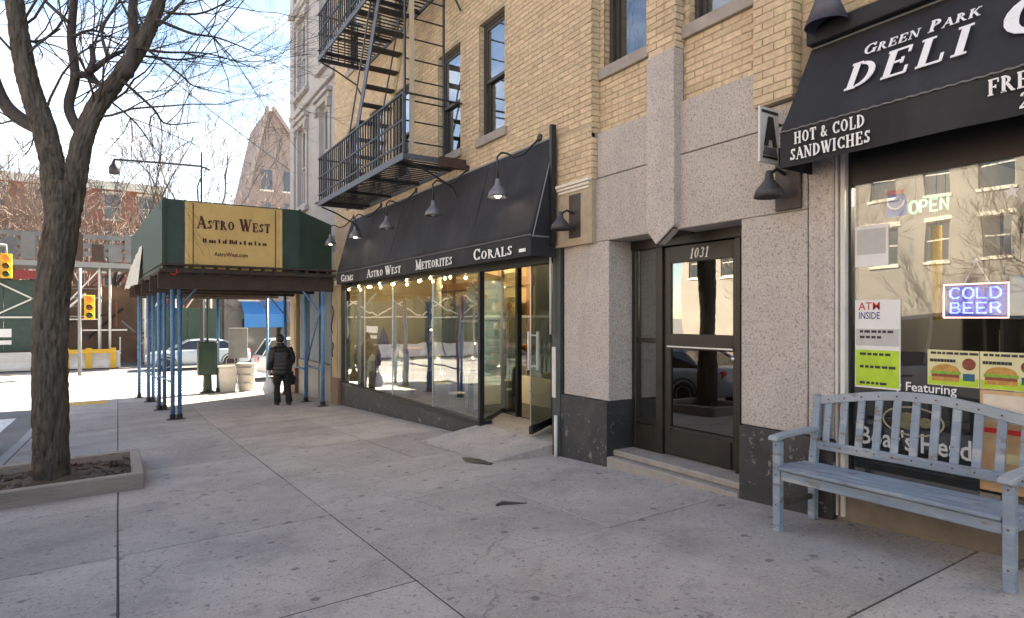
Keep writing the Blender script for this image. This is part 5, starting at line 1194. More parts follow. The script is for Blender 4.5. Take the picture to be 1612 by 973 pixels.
# ------------------------------------------------------------------ person
PXm, PYm = 3.36, 15.75; PZ = g(PXm,PYm)
per = thing('person', (PXm,PYm,PZ), 'person in black puffer jacket walking away under the shed with bags', 'person')
per.rotation_euler = (0,0,R(8))
def loft(b, rings, n=14):
    o = len(b.v)
    for c, rx, ry in rings:
        for k in range(n):
            t = 2*pi*k/n; b.v.append((c[0]+rx*cos(t), c[1]+ry*sin(t), c[2]))
    for i in range(len(rings)-1):
        for k in range(n): k2 = (k+1)%n; b.f.append((o+i*n+k,o+i*n+k2,o+(i+1)*n+k2,o+(i+1)*n+k)); b.a.append(0)
    b.f.append(tuple(o+k for k in range(n-1,-1,-1))); b.f.append(tuple(o+(len(rings)-1)*n+k for k in range(n))); b.a += [0,0]
def skin_body(name, verts, edges, radii, root, m, parent):
    me = bpy.data.meshes.new(name); me.from_pydata(verts, edges, []); o = bpy.data.objects.new(name, me); COL.objects.link(o)
    o.modifiers.new('skin', 'SKIN')
    if not me.skin_vertices: me.skin_vertices.new() if hasattr(me.skin_vertices,'new') else None
    for i, r_ in enumerate(radii): me.skin_vertices[0].data[i].radius = (r_, r_) if not isinstance(r_, tuple) else r_
    me.skin_vertices[0].data[root].use_root = True
    o.modifiers.new('sub', 'SUBSURF').levels = 1; o.modifiers['sub'].render_levels = 1
    dg = bpy.context.evaluated_depsgraph_get(); m2 = bpy.data.meshes.new_from_object(o.evaluated_get(dg)); bpy.data.objects.remove(o)
    m2.materials.clear(); m2.materials.append(m); m2.polygons.foreach_set('use_smooth', [True]*len(m2.polygons)); m2.name = name
    o = bpy.data.objects.new(name, m2); COL.objects.link(o); o.parent = parent; return o
# body: pelvis, spine leaning a little forward, head bowed, one leg striding
V = [(0,0,.86),(0,.03,1.05),(0,.07,1.27),(0,.11,1.40),(0,.14,1.47),(0,.16,1.56),(0,.17,1.63),
     (-.09,0,.82),(-.11,.07,.46),(-.11,.01,.09),(-.11,.10,.03), (.09,0,.82),(.11,-.02,.46),(.12,-.13,.11),(.12,-.05,.03),
     (-.19,.08,1.34),(-.25,.03,1.08),(-.27,.08,.86),(-.27,.09,.78), (.19,.09,1.34),(.26,.08,1.09),(.24,.20,.93),(.23,.25,.88)]
E = [(0,1),(1,2),(2,3),(3,4),(4,5),(5,6),(0,7),(7,8),(8,9),(9,10),(0,11),(11,12),(12,13),(13,14),(2,15),(15,16),(16,17),(17,18),(2,19),(19,20),(20,21),(21,22)]
RD = [(.14,.11),(.14,.11),(.15,.11),.06,.055,(.085,.095),(.07,.08),.085,.06,.045,.04,.085,.06,.045,.04,.065,.05,.038,.035,.065,.05,.038,.035]
skin_body('body', V, E, RD, 0, M_SKIN, per)
def pch(nm, b, m, smooth=True):
    me = b.mesh(nm, m, 0, smooth); o = bpy.data.objects.new(nm, me); COL.objects.link(o); o.parent = per; return o
b = MB()
for s_, P in ((-1,[(-.09,0,.90),(-.10,.03,.66),(-.11,.07,.46),(-.11,.04,.25),(-.11,.01,.07)]),(1,[(.09,0,.90),(.105,-.01,.66),(.11,-.02,.46),(.118,-.08,.27),(.12,-.13,.08)])):
    b.tube(P, [.125,.105,.085,.075,.08], 12)
pch('trousers', b, M_TROU)
for s_, c in ((-1,(-.11,.06,.0)),(1,(.12,-.09,.0))):
    q = MB(); q.ball((c[0],c[1],.045), .075, 10, 7, (.75,1.75,.6)); pch('shoe', q, M_BLACK)
b = MB(); rings = []
for i in range(33):
    f = i/32; z = .74+f*.68; puff = .010*abs(sin(f*pi*7.0)); rx = .215+.03*sin(pi*f)-.07*max(0,f-.78)/.22; ry = .165+.02*sin(pi*f)-.05*max(0,f-.78)/.22
    rings.append(((0,.02+.10*f**1.5,z), rx+puff, ry+puff))
loft(b, rings, 18); rings = []
pch('jacket', b, M_CLOTH)
for P in ([(-.18,.09,1.37),(-.24,.05,1.2),(-.265,.03,1.08),(-.275,.06,.96),(-.275,.09,.85)],[(.18,.10,1.37),(.245,.09,1.2),(.27,.08,1.09),(.26,.15,1.0),(.24,.21,.93)]):
    q = MB(); pts = []; rd = []
    for i in range(len(P)-1):
        for k in range(5):
            f = k/5; pts.append(Vector(P[i]).lerp(Vector(P[i+1]), f)); rd.append(.088-.006*i+.012*abs(sin(pi*(i*5+k)/3.3)))
    q.tube(pts, rd, 12); pch('sleeve', q, M_CLOTH)
b = MB(); loft(b, [((0,.10,1.36),.12,.11),((0,.12,1.42),.115,.11),((0,.13,1.47),.10,.10),((0,.135,1.5),.085,.09)], 14); pch('collar', b, M_CLOTH)
b = MB(); b.ball((0,.155,1.60), .105, 14, 10, (.92,1.05,1.12)); pch('hair', b, M_HAIR)
b = MB(); b.ball((0,.262,1.575), .018, 8, 6, (.8,1,1.4)); b.ball((.09,.165,1.585), .02, 6, 5, (.5,.8,1.3)); b.ball((-.09,.165,1.585), .02, 6, 5, (.5,.8,1.3)); pch('face_features', b, M_SKIN)
for hx, hy, hz, d_ in ((-.275,.095,.80,(0,.02,-1)),(.235,.26,.89,(0,.6,-.6))):
    q = MB(); dv = Vector(d_).normalized(); c = Vector((hx,hy,hz)); q.ball(c, .042, 8, 6, (.6,1,1.1))
    for k in range(4):
        p0 = c+Vector((.0,-.03+.02*k,0))+dv*.03; q.tube([p0, p0+dv*.035, p0+dv*.05+Vector((-.02 if hx>0 else .02,0,.0)), p0+dv*.045+Vector((-.035 if hx>0 else .035,0,.01))], .009, 6)
    p0 = c+Vector((0,.035,.0)); q.tube([p0, p0+Vector((0,.022,0))+dv*.02, p0+Vector((0,.015,0))+dv*.045], .010, 6); pch('hand', q, M_SKIN)
def bag(c, s_, m, label):
    t = thing('shopping_bag', (c.x,c.y,c.z), label, 'bag'); q = MB(); rings = []
    for i in range(9):
        f = i/8; rings.append(((c.x+.01*sin(i*2),c.y,c.z+s_*f), s_*(.30+.10*sin(pi*min(1,f*1.3)))*(1-.55*f**3)+.006*sin(i*3), s_*(.22+.08*sin(pi*f))*(1-.6*f**3)))
    loft(q, rings, 12); q.build('sack', m, t, smooth=True)
    for dx in (-.03,.03): MB().tube([(c.x+dx,c.y,c.z+s_*.97),(c.x+dx*.6,c.y,c.z+s_*1.12),(c.x,c.y,c.z+s_*1.22)], .008, 5).build('strap', m, t)
rz = Matrix.Rotation(R(8),3,'Z')
h1 = Vector((PXm,PYm,PZ))+rz@Vector((-.275,.10,.75)); h2 = Vector((PXm,PYm,PZ))+rz@Vector((.25,.30,.85))
bag(Vector((h1.x-.01,h1.y,h1.z-.46)), .38, M_BAG, 'white plastic shopping bag hanging from the walking person')
bag(Vector((h2.x+.06,h2.y,h2.z-.40)), .34, mat('dark_bag_cloth', (.03,.028,.03), .7, .2, 10), 'dark bag carried at the side of the walking person by the wall')

# ------------------------------------------------------------------ trees
def grow(b, p, d, r, L, depth, rng, spread=.6, up=.25, n=4, taper=.62, tips=None, minr=.004, segs=4, kids=(2,3)):
    """recursive bare branches appended to b"""
    pts, rd = [p.copy()], [r]; q = p.copy(); dd = d.copy()
    for i in range(segs):
        dd = (dd + Vector((rng.uniform(-1,1),rng.uniform(-1,1),rng.uniform(-.7,.9)))*.27 + Vector((0,0,up*.12))).normalized()
        q = q + dd*(L/segs); pts.append(q.copy()); rd.append(max(minr*.6, r*(1-(1-taper)*(i+1)/segs)))
    b.tube(pts, rd, max(3, n), False)
    if depth <= 0: return
    k = rng.randint(*kids)
    for j in range(k):
        f = 1.0 if j == 0 else rng.uniform(.35,.95); idx = f*segs; i0 = min(segs-1, int(idx)); pp = pts[i0].lerp(pts[i0+1], idx-i0)
        ax = Vector((rng.uniform(-1,1),rng.uniform(-1,1),rng.uniform(-1,1))).cross(dd).normalized(); ang = rng.uniform(.35,1)*spread if j else rng.uniform(.1,.5)*spread
        nd = (Matrix.Rotation(ang,3,ax) @ dd); nd.z += up*.25; nd.normalize()
        rr = max(minr, rd[i0+1]*(.85 if j == 0 else rng.uniform(.45,.7))); grow(b, pp, nd, rr, L*rng.uniform(.62,.86), depth-1, rng, spread, up, n-1, taper, tips, minr, segs, kids)
# planter box and street tree
px0, px1, py0, py1 = -1.42, .24, 7.88, 9.86
bx = thing('tree_pit_box', (-.6,8.9,g(-.6,8.9)), 'low weathered timber box round the street tree', 'planter box')
def timber(xa,ya,xb,yb,w=.11,h=.18):
    a, c = Vector((xa,ya,g(xa,ya)-.01)), Vector((xb,yb,g(xb,yb)-.01)); up_ = Vector((0,0,h)); d_ = (c-a).normalized(); s_ = d_.cross(Vector((0,0,1))).normalized()*w/2
    P = [a-s_,a+s_,c+s_,c-s_]; q = MB(); q.add(P+[v+up_ for v in P], [(0,1,2,3),(7,6,5,4),(0,4,5,1),(1,5,6,2),(2,6,7,3),(3,7,4,0)]); q.build('timber', M_TIMB, bx, bevel=.01)
timber(px0-.05,py0+.05,px1,py0+.05); timber(px1-.05,py0+.111,px1-.05,py1-.111); timber(px0-.05,py1-.05,px1,py1-.05); timber(px0,py0+.111,px0,py1-.111)
sl = MB(); n = 14
rs = random.Random(5)
for i in range(n+1):
    for j in range(n+1):
        x = px0+.05+(px1-px0-.15)*i/n; y = py0+.10+(py1-py0-.2)*j/n; sl.v.append((x,y,g(x,y)+.07+rs.uniform(-.015,.02)+.05*math.exp(-((x+.63)**2+(y-8.8)**2)*6)))
for i in range(n):
    for j in range(n): a = i*(n+1)+j; sl.f.append((a,a+n+1,a+n+2,a+1)); sl.a.append(0)
for k in range(260):
    x, y = rs.uniform(px0+.1,px1-.12), rs.uniform(py0+.13,py1-.13); s_ = rs.uniform(.008,.025); sl.obox((x,y,g(x,y)+.085), Vector((rs.uniform(-1,1),rs.uniform(-1,1),.2)).normalized()*s_*1.6, Vector((rs.uniform(-1,1),rs.uniform(-1,1),.2)).normalized()*s_, (0,0,s_*.4))
o = sl.build('soil', M_SOIL); tag(o, 'bare soil with wood chips inside the timber box', 'soil', kind='stuff')

tree = thing('street_tree', (-.63,8.78,g(-.63,8.78)+.08), 'bare street tree with a thick rough trunk in the timber box', 'tree')
TD = 7.1
def limb(pxs, r0, r1, n=12, dd=0.0, d0=TD):
    m = len(pxs); P = [at(a, c, d0+dd*i/(m-1)) for i,(a,c) in enumerate(pxs)]; out = []; rad = []
    for i in range(m-1):
        for k in range(5):
            t = k/5; p0 = P[max(0,i-1)]; p1 = P[i]; p2 = P[i+1]; p3 = P[min(m-1,i+2)]
            out.append(.5*((2*p1)+(p2-p0)*t+(2*p0-5*p1+4*p2-p3)*t*t+(3*p1-p0-3*p2+p3)*t**3)); rad.append(r0+(r1-r0)*((i+t)/(m-1)))
    out.append(P[-1]); rad.append(r1); return out, rad
from mathutils import noise as mn
def rough_tube(b, P, rad, n=48, seed=1):
    """furrowed bark: long plates split by vertical cracks"""
    Q, rq = [], []; sub_ = 3
    for i in range(len(P)-1):
        for k in range(sub_): Q.append(P[i].lerp(P[i+1], k/sub_)); rq.append(rad[i]+(rad[i+1]-rad[i])*k/sub_)
    Q.append(P[-1]); rq.append(rad[-1]); o = len(b.v); m = len(Q); so = seed*13.7
    for i, p in enumerate(Q):
        d_ = (Q[min(i+2,m-1)]-Q[max(0,i-2)]).normalized(); a = (Vector((1,0,0))-d_*d_.x).normalized(); c = d_.cross(a)
        for k in range(n):
            t = 2*pi*k/n; v = Vector((cos(t)*2.6+so, sin(t)*2.6, p.z*2.2)); big = mn.noise(v*.35)*.07
            r1 = 1-abs(mn.noise(Vector((cos(t)*5.2+so, sin(t)*5.2, p.z*3.4))))*2; r2 = 1-abs(mn.noise(Vector((cos(t)*10+so, sin(t)*10, p.z*8))))*2
            crack = -max(0, r1-.5)*.045 - max(0, r2-.45)*.024; lump = mn.noise(v*3)*.010
            b.v.append(tuple(p+(a*cos(t)+c*sin(t))*(rq[i]*(1+big)+(crack+lump)*min(1, rq[i]/.15))))
    for i in range(m-1):
        for k in range(n): k2=(k+1)%n; b.f.append((o+i*n+k,o+i*n+k2,o+(i+1)*n+k2,o+(i+1)*n+k)); b.a.append(0)
b = MB()
P, rad = limb([(84,762),(82,735),(80,640),(79,540),(84,450),(94,380),(100,335),(103,300),(104,288)], .235, .232, 18)
rad = [.30*(1-.0*i) if i == 0 else (.262 if i < 3 else .235-.0004*i) for i in range(len(rad))]; rad[1] = .275
rad = [.76*r_*(1+.06*max(0,(i-24)/16)) for i, r_ in enumerate(rad)]
P2 = []
rough_tube(b, P, rad, 84, 2)
P, rad = limb([(92,335),(84,268),(70,205),(45,132),(33,70),(24,10),(10,-60)], .145, .085); rough_tube(b, P, rad, 56, 3); LA = (P, rad)
P, rad = limb([(110,330),(120,272),(132,215),(153,168),(180,132),(208,95),(232,52),(250,5),(262,-40)], .125, .065, dd=.5); rough_tube(b, P, rad, 48, 4); LB = (P, rad)
b.build('trunk', M_BARK, tree, smooth=True)
cr = MB(); rg = random.Random(11); fork = MB()
extra = [([(66,205),(30,186),(6,160),(-14,110),(-30,40)],.085,.06,0),([(130,215),(108,170),(118,120),(112,60),(116,0),(118,-50)],.06,.04,.3),([(118,118),(138,116),(170,92),(195,80)],.045,.02,.3),([(172,142),(150,128),(138,112)],.04,.03,.3),
         ([(140,112),(146,95),(144,72)],.035,.03,.3),([(200,118),(212,60),(208,20),(216,-40)],.07,.045,.6),([(170,92),(160,50),(175,20),(190,0)],.022,.012,.5),([(108,35),(70,0),(55,-20)],.022,.016,.4),([(112,60),(140,48),(165,52)],.02,.012,.5),
         ([(246,30),(300,52),(345,60),(400,82)],.022,.006,.9),([(212,75),(260,82),(330,85),(410,110)],.020,.005,.9),([(228,75),(285,118),(305,135),(355,148)],.016,.005,.8),([(190,125),(240,170),(262,195),(312,192)],.020,.005,.8),([(165,152),(215,195),(250,245)],.014,.004,.8),
         ([(72,205),(30,190),(0,195)],.02,.008,0),([(30,60),(60,65),(95,45)],.02,.01,.4),([(56,165),(52,220),(40,245)],.012,.004,-.3),([(262,20),(320,20),(380,-10)],.018,.008,.9),([(250,40),(290,0),(310,-30)],.02,.01,.9)]
for pts, r0, r1, dd in extra:
    P, rad = limb(pts, r0, r1, dd=dd, d0=TD+.15); cr.tube(P, rad, 7 if r0 > .03 else 5)
    fine = r0 < .05
    for k in range(6 if fine else 3):
        i = rg.randrange(3, len(P)-1); d_ = (P[i+1]-P[i]).normalized(); ax = Vector((rg.uniform(-1,1),rg.uniform(-1,1),rg.uniform(-1,1))).cross(d_).normalized()
        grow(cr, P[i], Matrix.Rotation(rg.uniform(.5,1.1),3,ax)@d_, min(.009, rad[i]*.6), rg.uniform(.45,.95), 3, rg, .6, .1, 4, .6, None, .0022)
for (P, rad), k in ((LA,6),(LB,8)):
    for j in range(k):
        i = rg.randrange(len(P)//3, len(P)-1); ax = Vector((rg.uniform(-1,1),rg.uniform(-1,1),rg.uniform(-1,1))).normalized(); d_ = (P[i+1]-P[i]).normalized()
        grow(cr, P[i], (Matrix.Rotation(rg.uniform(.6,1.2),3,ax.cross(d_).normalized())@d_), .016, rg.uniform(.7,1.25), 3, rg, .55, .15, 5, .62, None, .0024)
cr.build('crown', mat('branch_bark', (.075,.062,.056), .9, .3, 9, .4, 40), tree, smooth=True)

# bare trees across the street: three shapes, copied
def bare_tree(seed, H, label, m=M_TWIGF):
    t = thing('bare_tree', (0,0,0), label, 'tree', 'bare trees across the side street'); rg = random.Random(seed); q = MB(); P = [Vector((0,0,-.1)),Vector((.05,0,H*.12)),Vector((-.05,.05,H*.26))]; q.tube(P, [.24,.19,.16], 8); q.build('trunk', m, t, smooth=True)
    c = MB()
    for k in range(5):
        a = 2*pi*k/5+rg.uniform(-.4,.4); grow(c, P[-1]-Vector((0,0,rg.uniform(0,H*.06))), Vector((cos(a)*.6,sin(a)*.6,.9)).normalized(), .11, H*.24, 6, rg, .66, .2, 6, .62, None, .013)
    c.build('crown', m, t); return t
def sparse_tree(seed, H, label):
    t = thing('bare_tree', (0,0,0), label, 'tree', 'bare trees across the side street'); rg = random.Random(seed); m = mat('grey_far_bark', (.075,.066,.066), .9, .2, 2); q = MB(); P = [Vector((0,0,-.1)),Vector((.05,0,H*.15)),Vector((-.05,.05,H*.32))]; q.tube(P, [.26,.2,.17], 8); q.build('trunk', m, t, smooth=True)
    c = MB()
    for k in range(4):
        a = 2*pi*k/4+rg.uniform(-.4,.4); grow(c, P[-1]-Vector((0,0,rg.uniform(0,H*.08))), Vector((cos(a)*.5,sin(a)*.5,1)).normalized(), .11, H*.26, 5, rg, .6, .25, 6, .6, None, .011, 5, (2,3))
    c.build('crown', m, t); return t
tD = sparse_tree(31, 15, 'x'); tE = sparse_tree(37, 15, 'x')
tA = bare_tree(21, 11, 'x'); tB = bare_tree(22, 12, 'x'); tC = bare_tree(25, 9, 'x')
FZ = gbase(30)-.12
spots = [(tA,-8.5,46,.3,1.05,'bare tree at the far left edge, in front of the brick building'),(tB,-1.6,43,1.2,.95,'bare tree behind the street tree trunk'),(tD,2.0,40.5,2.2,1.0,'bare tree whose crown fills the sky above the gold sign'),
         (tB,7.6,46,4.0,1.0,'bare tree in front of the gabled building'),(tE,5.4,52,5.0,1.3,'tall bare tree rising behind the street lamp'),(tC,11.5,44,.9,1.1,'bare tree beside the grey corner building'),
         (tC,-5.2,41.2,3.3,1.25,'small bare tree behind the green site fence'),(tB,-13,52,5.3,1.2,'bare tree farthest to the left, mostly outside the picture')]
spots += [(tC,-2.6,45,.2,1.2,'bare tree standing between the trunk and the traffic signal'),(tE,-.2,47,1.4,1.05,'bare tree behind the scaffold right of the street tree'),(tB,4.3,43.5,.1,.85,'bare tree just left of the street lamp pole'),
          (tA,8.8,39.5,2.7,.72,'small bare tree low in front of the gabled building'),(tC,-10.5,43,1.7,1.3,'bare tree left of the high traffic signal')]
used = set()
for src, x, y, rz_, s_, l in spots:
    if src.name in used: copy_tree(src, (x,y,FZ), rz_, None, l, (s_,s_,s_))
    else: src.location = (x,y,FZ); src.rotation_euler = (0,0,rz_); src.scale = (s_,)*3; src['label'] = l; used.add(src.name)
# ------------------------------------------------------------------ far side of the side street
def facade_building(name, x0, x1, y, h, depth, m, label, wins, facing='-y', cat='building', z0=None, frame_m=None, win_m=None, base=None):
    """block with recessed windows on its street face; wins = (cols, rows, w, hgt, first z, floor height)"""
    z0 = FZ if z0 is None else z0; t = thing(name, ((x0+x1)/2,y,z0), label, cat); cols, rows, w, hh, zf, fh = wins
    b = MB(); holes = []; L = x1-x0; pitch = L/cols
    for i in range(cols):
        for k in range(rows):
            c = x0+pitch*(i+.5); holes.append((c-w/2,c+w/2,z0+zf+fh*k,z0+zf+fh*k+hh))
    xs = sorted({x0,x1,*[q for h_ in holes for q in h_[:2]]})
    def bx_(a0,a1,d0,d1,c0,c1):
        if facing == '-y': b.box(a0,a1,y+d0,y+d1,c0,c1)
        else: b.box(y-d1,y-d0,a0,a1,c0,c1)         # faces +x
    for i in range(len(xs)-1):
        xm = (xs[i]+xs[i+1])/2
        for a, c in sub_iv([(z0-.5,z0+h)], [(q[2],q[3]) for q in holes if q[0] < xm < q[1]]): bx_(xs[i],xs[i+1],0,.35,a,c)
    bx_(x0,x1,.9,depth,z0-.5,z0+h-.3); bx_(x0,x1,.36,.9,z0+h-.31,z0+h-.1)
    b.build('wall', m, t)
    fm = frame_m or M_ALU; gm = win_m or M_GLASSFAR
    q = MB(); f = MB()
    def to(bm_, a0,a1,d0,d1,c0,c1):
        if facing == '-y': bm_.box(a0,a1,d0,d1,c0,c1)
        else: bm_.box(-d1,-d0,a0,a1,c0,c1)
    to(f,-w/2,w/2,.14,.2,-.0,.06); to(f,-w/2,w/2,.14,.2,hh-.06,hh); to(f,-w/2,-w/2+.06,.14,.2,.061,hh-.061); to(f,w/2-.06,w/2,.14,.2,.061,hh-.061); to(f,-w/2+.061,w/2-.061,.14,.19,hh/2-.03,hh/2+.03)
    to(q,-w/2+.05,w/2-.05,.165,.175,.05,hh-.05); s_ = MB(); to(s_,-w/2-.08,w/2+.08,-.06,.13,-.12,-.002); l_ = MB(); to(l_,-w/2-.1,w/2+.1,-.03,.05,hh+.002,hh+.2)
    mf, mq, ms, ml = f.mesh('window', fm), q.mesh('pane', gm), s_.mesh('sill', M_CREAM), l_.mesh('lintel', M_CREAM)
    for h_ in holes:
        c = (h_[0]+h_[1])/2; loc = Vector((c,y,h_[2])) if facing == '-y' else Vector((y,c,h_[2]))
        o = link('window', mf); o.parent = t; o.location = loc-t.location if facing == '-y' else loc-t.location
        for nm, me_ in (('pane',mq),('sill',ms),('lintel',ml)):
            k = link(nm, me_); k.parent = o
    cn = MB(); 
    if facing == '-y': cn.box(x0-.2,x1+.2,y-.3,y-.001,z0+h-.5,z0+h+.1)
    else: cn.box(y+.001,y+.3,x0-.2,x1+.2,z0+h-.5,z0+h+.1)
    cn.build('cornice', M_CREAM, t)
    return t
M_GLASSFAR = mat('far_window_glass', (.05,.06,.07), .08, .2, 1.5, spec=.9)
M_REDB = mat('red_brick_far', (.30,.115,.075), .9, .16, 1.2, .1, 8, stain=[(.35,.52,.2,(.22,.10,.075),.5)])
M_BROWNB = mat('brownstone_far', (.24,.165,.13), .9, .15, .8, .1, 8)
M_PINKB = mat('pinkish_brick_far', (.30,.235,.215), .9, .15, .8)
M_BEIGEF = mat('beige_far', (.27,.255,.235), .9, .12, .6)
facade_building('red_brick_building', -24, 3.0, 56, 12.6, 10, M_REDB, 'red brick building with pale window trim behind the green site fence', (12,3,1.1,1.9,3.9,3.0))
facade_building('brownstone_building', 3.3, 9.5, 62, 11, 8, M_BROWNB, 'low brown building between the red brick block and gabled building', (4,3,1.0,1.8,1.4,3.0))
facade_building('corner_shop_building', 5.4, 22, 41, 7.6, 9, M_BEIGEF, 'low beige building across the side street with blue awning', (6,2,1.1,1.6,3.6,2.2))
t = thing('blue_awning', (10,40.4,FZ+2.6), 'bright blue awning on the low beige building seen under the shed', 'awning')
MB().prism([(6.3,40.98,FZ+3.5),(6.3,39.6,FZ+2.7),(6.3,39.6,FZ+1.9),(6.3,39.64,FZ+1.9),(6.3,39.64,FZ+2.66),(6.3,40.98,FZ+3.44)], (8,0,0)).build('canvas', mat('bright_blue_canvas', (.03,.22,.55), .6, .1, 2), t)
MB().box(6.4,14,40.9,40.97,FZ,FZ+2.4).build('shop_glass', M_GLASSFAR, t)
# gabled building
t = thing('gabled_building', (14,66,FZ), 'tall pinkish gabled building with a steep roof peak', 'building')
X0, X1, YG = 10.6, 24, 64
def P3(px, py, d=60): return at(px, py, d)
b = MB(); ap = 20.6
b.prism([(X0,YG,FZ),(X0,YG,FZ+15),(X0+1.6,YG,FZ+22.6),(X0+2.2,YG,FZ+22.6),(X0+5.4,YG,FZ+18.2),(X0+8,YG,FZ+21),(X1,YG,FZ+21),(X1,YG,FZ)], (0,9,0)); b.build('wall', M_PINKB, t)
b = MB(); b.bar((X0-.15,YG-.2,FZ+14.8),(X0+1.65,YG-.2,FZ+22.9),.4,.3); b.bar((X0+2.1,YG-.2,FZ+22.9),(X0+5.5,YG-.2,FZ+18.2),.4,.3); b.build('gable_coping', mat('pale_brown_coping', (.36,.30,.27), .85, .15, 1), t)
wm = MB().box(-.5,.5,-.03,.05,0,1.9).mesh('window', M_GLASSFAR); wl = MB().box(-.65,.65,-.08,.04,-.18,-.01).mesh('sill', M_CREAM)
for i in range(6):
    for k in range(5):
        x = X0+1.6+2.1*i; z = FZ+2.5+3.1*k
        o = link('window', wm); o.parent = t; o.location = Vector((x,YG,z))-t.location; s_ = link('sill', wl); s_.parent = o
M_RUSTY = mat('red_orange_primer', (.30,.085,.05), .8, .25, 3)
# construction fence, scaffold deck and barriers
YF = 38.0
fz = FZ
t = thing('site_fence', (-8,YF,fz), 'dark green plywood site fence with white X bracing', 'fence')
for i in range(9):
    x = -16.6+1.5*i; MB().box(x+.01,x+1.49,YF,YF+.05,fz+.85,fz+4.3).build('board', M_GREENP, t, bevel=.01)
for i in range(5):
    x = -16.5+2.9*i
    for a, c in (((x,fz+2.6),(x+2.8,fz+4.2)),((x,fz+4.2),(x+2.8,fz+2.6))): MB().bar((a[0],YF-.06,a[1]),(c[0],YF-.06,c[1]),.04,.07).build('brace', M_ALU, t)
MB().bar((-16.6,YF-.06,fz+2.5),(-3.1,YF-.06,fz+2.5),.05,.08).build('rail', M_ALU, t)
q = MB(); q.box(-4.9,-4.3,YF-.02,YF-.005,fz+1.55,fz+1.95); q.box(-4.9,-4.3,YF-.02,YF-.005,fz+1.2,fz+1.4); q.build('notice', M_WHITE, t)
t = thing('scaffold_shed', (-4,YF+1,fz), 'grey scaffold deck on white pipe legs in front of the red brick building', 'scaffold')
MB().box(-17,4.6,YF-.4,YF+2.6,fz+5.0,fz+5.25).build('deck', M_GREY, t)
for i in range(22): MB().bar((-16.9+.98*i,YF-.42,fz+5.25),(-16.9+.98*i,YF-.42,fz+6.5),.06,.06).build('parapet_post', M_GREY, t)
for z in (5.55,5.95,6.4): MB().box(-17,4.6,YF-.45,YF-.42,fz+z,fz+z+.22).build('parapet_board', mat('galvanised_sheet', (.15,.155,.16), .6, .25, 1.2, metal=.2), t)
for x in (-2.9,-.8,-.35,1.2,2.6,4.3):
    for y in (YF-.25,YF+2.3): MB().tube([(x,y,fz),(x,y,fz+5.0)], .055, 7).build('leg', M_ALU, t, smooth=True)
for xa, xb in ((-2.9,-.8),(1.2,2.6),(2.6,4.3)): MB().tube([(xa,YF-.25,fz+2.2),(xb,YF-.25,fz+4.9)], .035, 6).build('brace', M_ALU, t); MB().tube([(xa,YF-.25,fz+2.4),(xb,YF-.25,fz+2.4)], .035, 6).build('rail', M_ALU, t)
MB().box(-15,-2.6,YF-.30,YF-.24,fz+4.35,fz+4.75).build('red_banner', mat('maroon_banner', (.22,.03,.035), .7, .15, 2), t)
rq = random.Random(9)
for i in range(46):
    x = rq.uniform(-3,4.6); y = rq.choice((YF-.2,YF+.8,YF+1.6,YF+2.4)); z = fz+rq.uniform(.3,4.4); L_ = rq.uniform(.8,2.6)
    d_ = rq.choice(((1,0,0),(0,0,1),(.7,0,.7),(.7,0,-.7),(1,0,.25))); MB().tube([(x,y,z),(min(4.7,x+d_[0]*L_),y,max(fz,min(fz+5,z+d_[2]*L_)))], rq.choice((.03,.045,.06)), 5).build('pipe', rq.choice((M_ALU,M_GREY,M_IRON,M_SHEDB,M_RUSTY)), t)
for i in range(30): MB().box(-16.5+.7*i,-16.5+.7*i+rq.uniform(.2,.6),YF-.5,YF-.46,fz+5.3,fz+6.3+rq.uniform(-.2,.5)).build('net_panel', rq.choice((MATS['galvanised_sheet'],M_SHEDB,M_IRONB)), t)
q = MB(); q.box(-2.5,4.5,YF+2.7,YF+2.8,fz,fz+4.2); tag(q.build('hoarding', mat('brown_hoarding', (.16,.10,.07), .8, .3, 1.2)), 'brown timber hoarding behind the scaffold legs', 'hoarding')
t = thing('green_gate', (2.9,YF-.4,fz), 'dark green gate panel right of the scaffold legs', 'gate')
for i in range(4): MB().box(1.45+.85*i,2.28+.85*i,YF-.42,YF-.36,fz+.3,fz+3.0).build('board', M_DGREEN, t, bevel=.01)
def barrier(x, y, L, label, m):
    t_ = thing('jersey_barrier', (x+L/2,y,fz), label, 'barrier', 'concrete barriers by the building site'); q = MB()
    q.prism([(x,y-.3,fz),(x,y+.3,fz),(x,y+.3,fz+.12),(x,y+.12,fz+.4),(x,y+.08,fz+.85),(x,y-.08,fz+.85),(x,y-.12,fz+.4),(x,y-.3,fz+.12)], (L,0,0)); q.build('body', m, t_, bevel=.02); return t_
M_WCON = mat('pale_barrier', (.55,.54,.51), .85, .12, 2)
for i, l in enumerate(('concrete barrier at the left picture edge below the green fence','concrete barrier right behind the street tree trunk','concrete barrier below the yellow rail between trunk and shed')): barrier(-12.2+3.2*i, YF-.9, 3.1, l, M_WCON)
barrier(-2.3,YF-.9,2.4,'short concrete barrier carrying yellow posts', M_WCON)
t = thing('yellow_guard_rail', (-1.2,YF-.9,fz+.85), 'yellow guard rail on the concrete barrier', 'railing')
for x in (-2.1,-1.2,-.2): MB().box(x-.12,x+.12,YF-1.25,YF-1.2,fz,fz+1.0).build('post', M_YEL, t)
for z in (.74,): MB().box(-2.2,-.1,YF-1.30,YF-1.255,fz+z,fz+z+.2).build('rail', M_YEL, t)
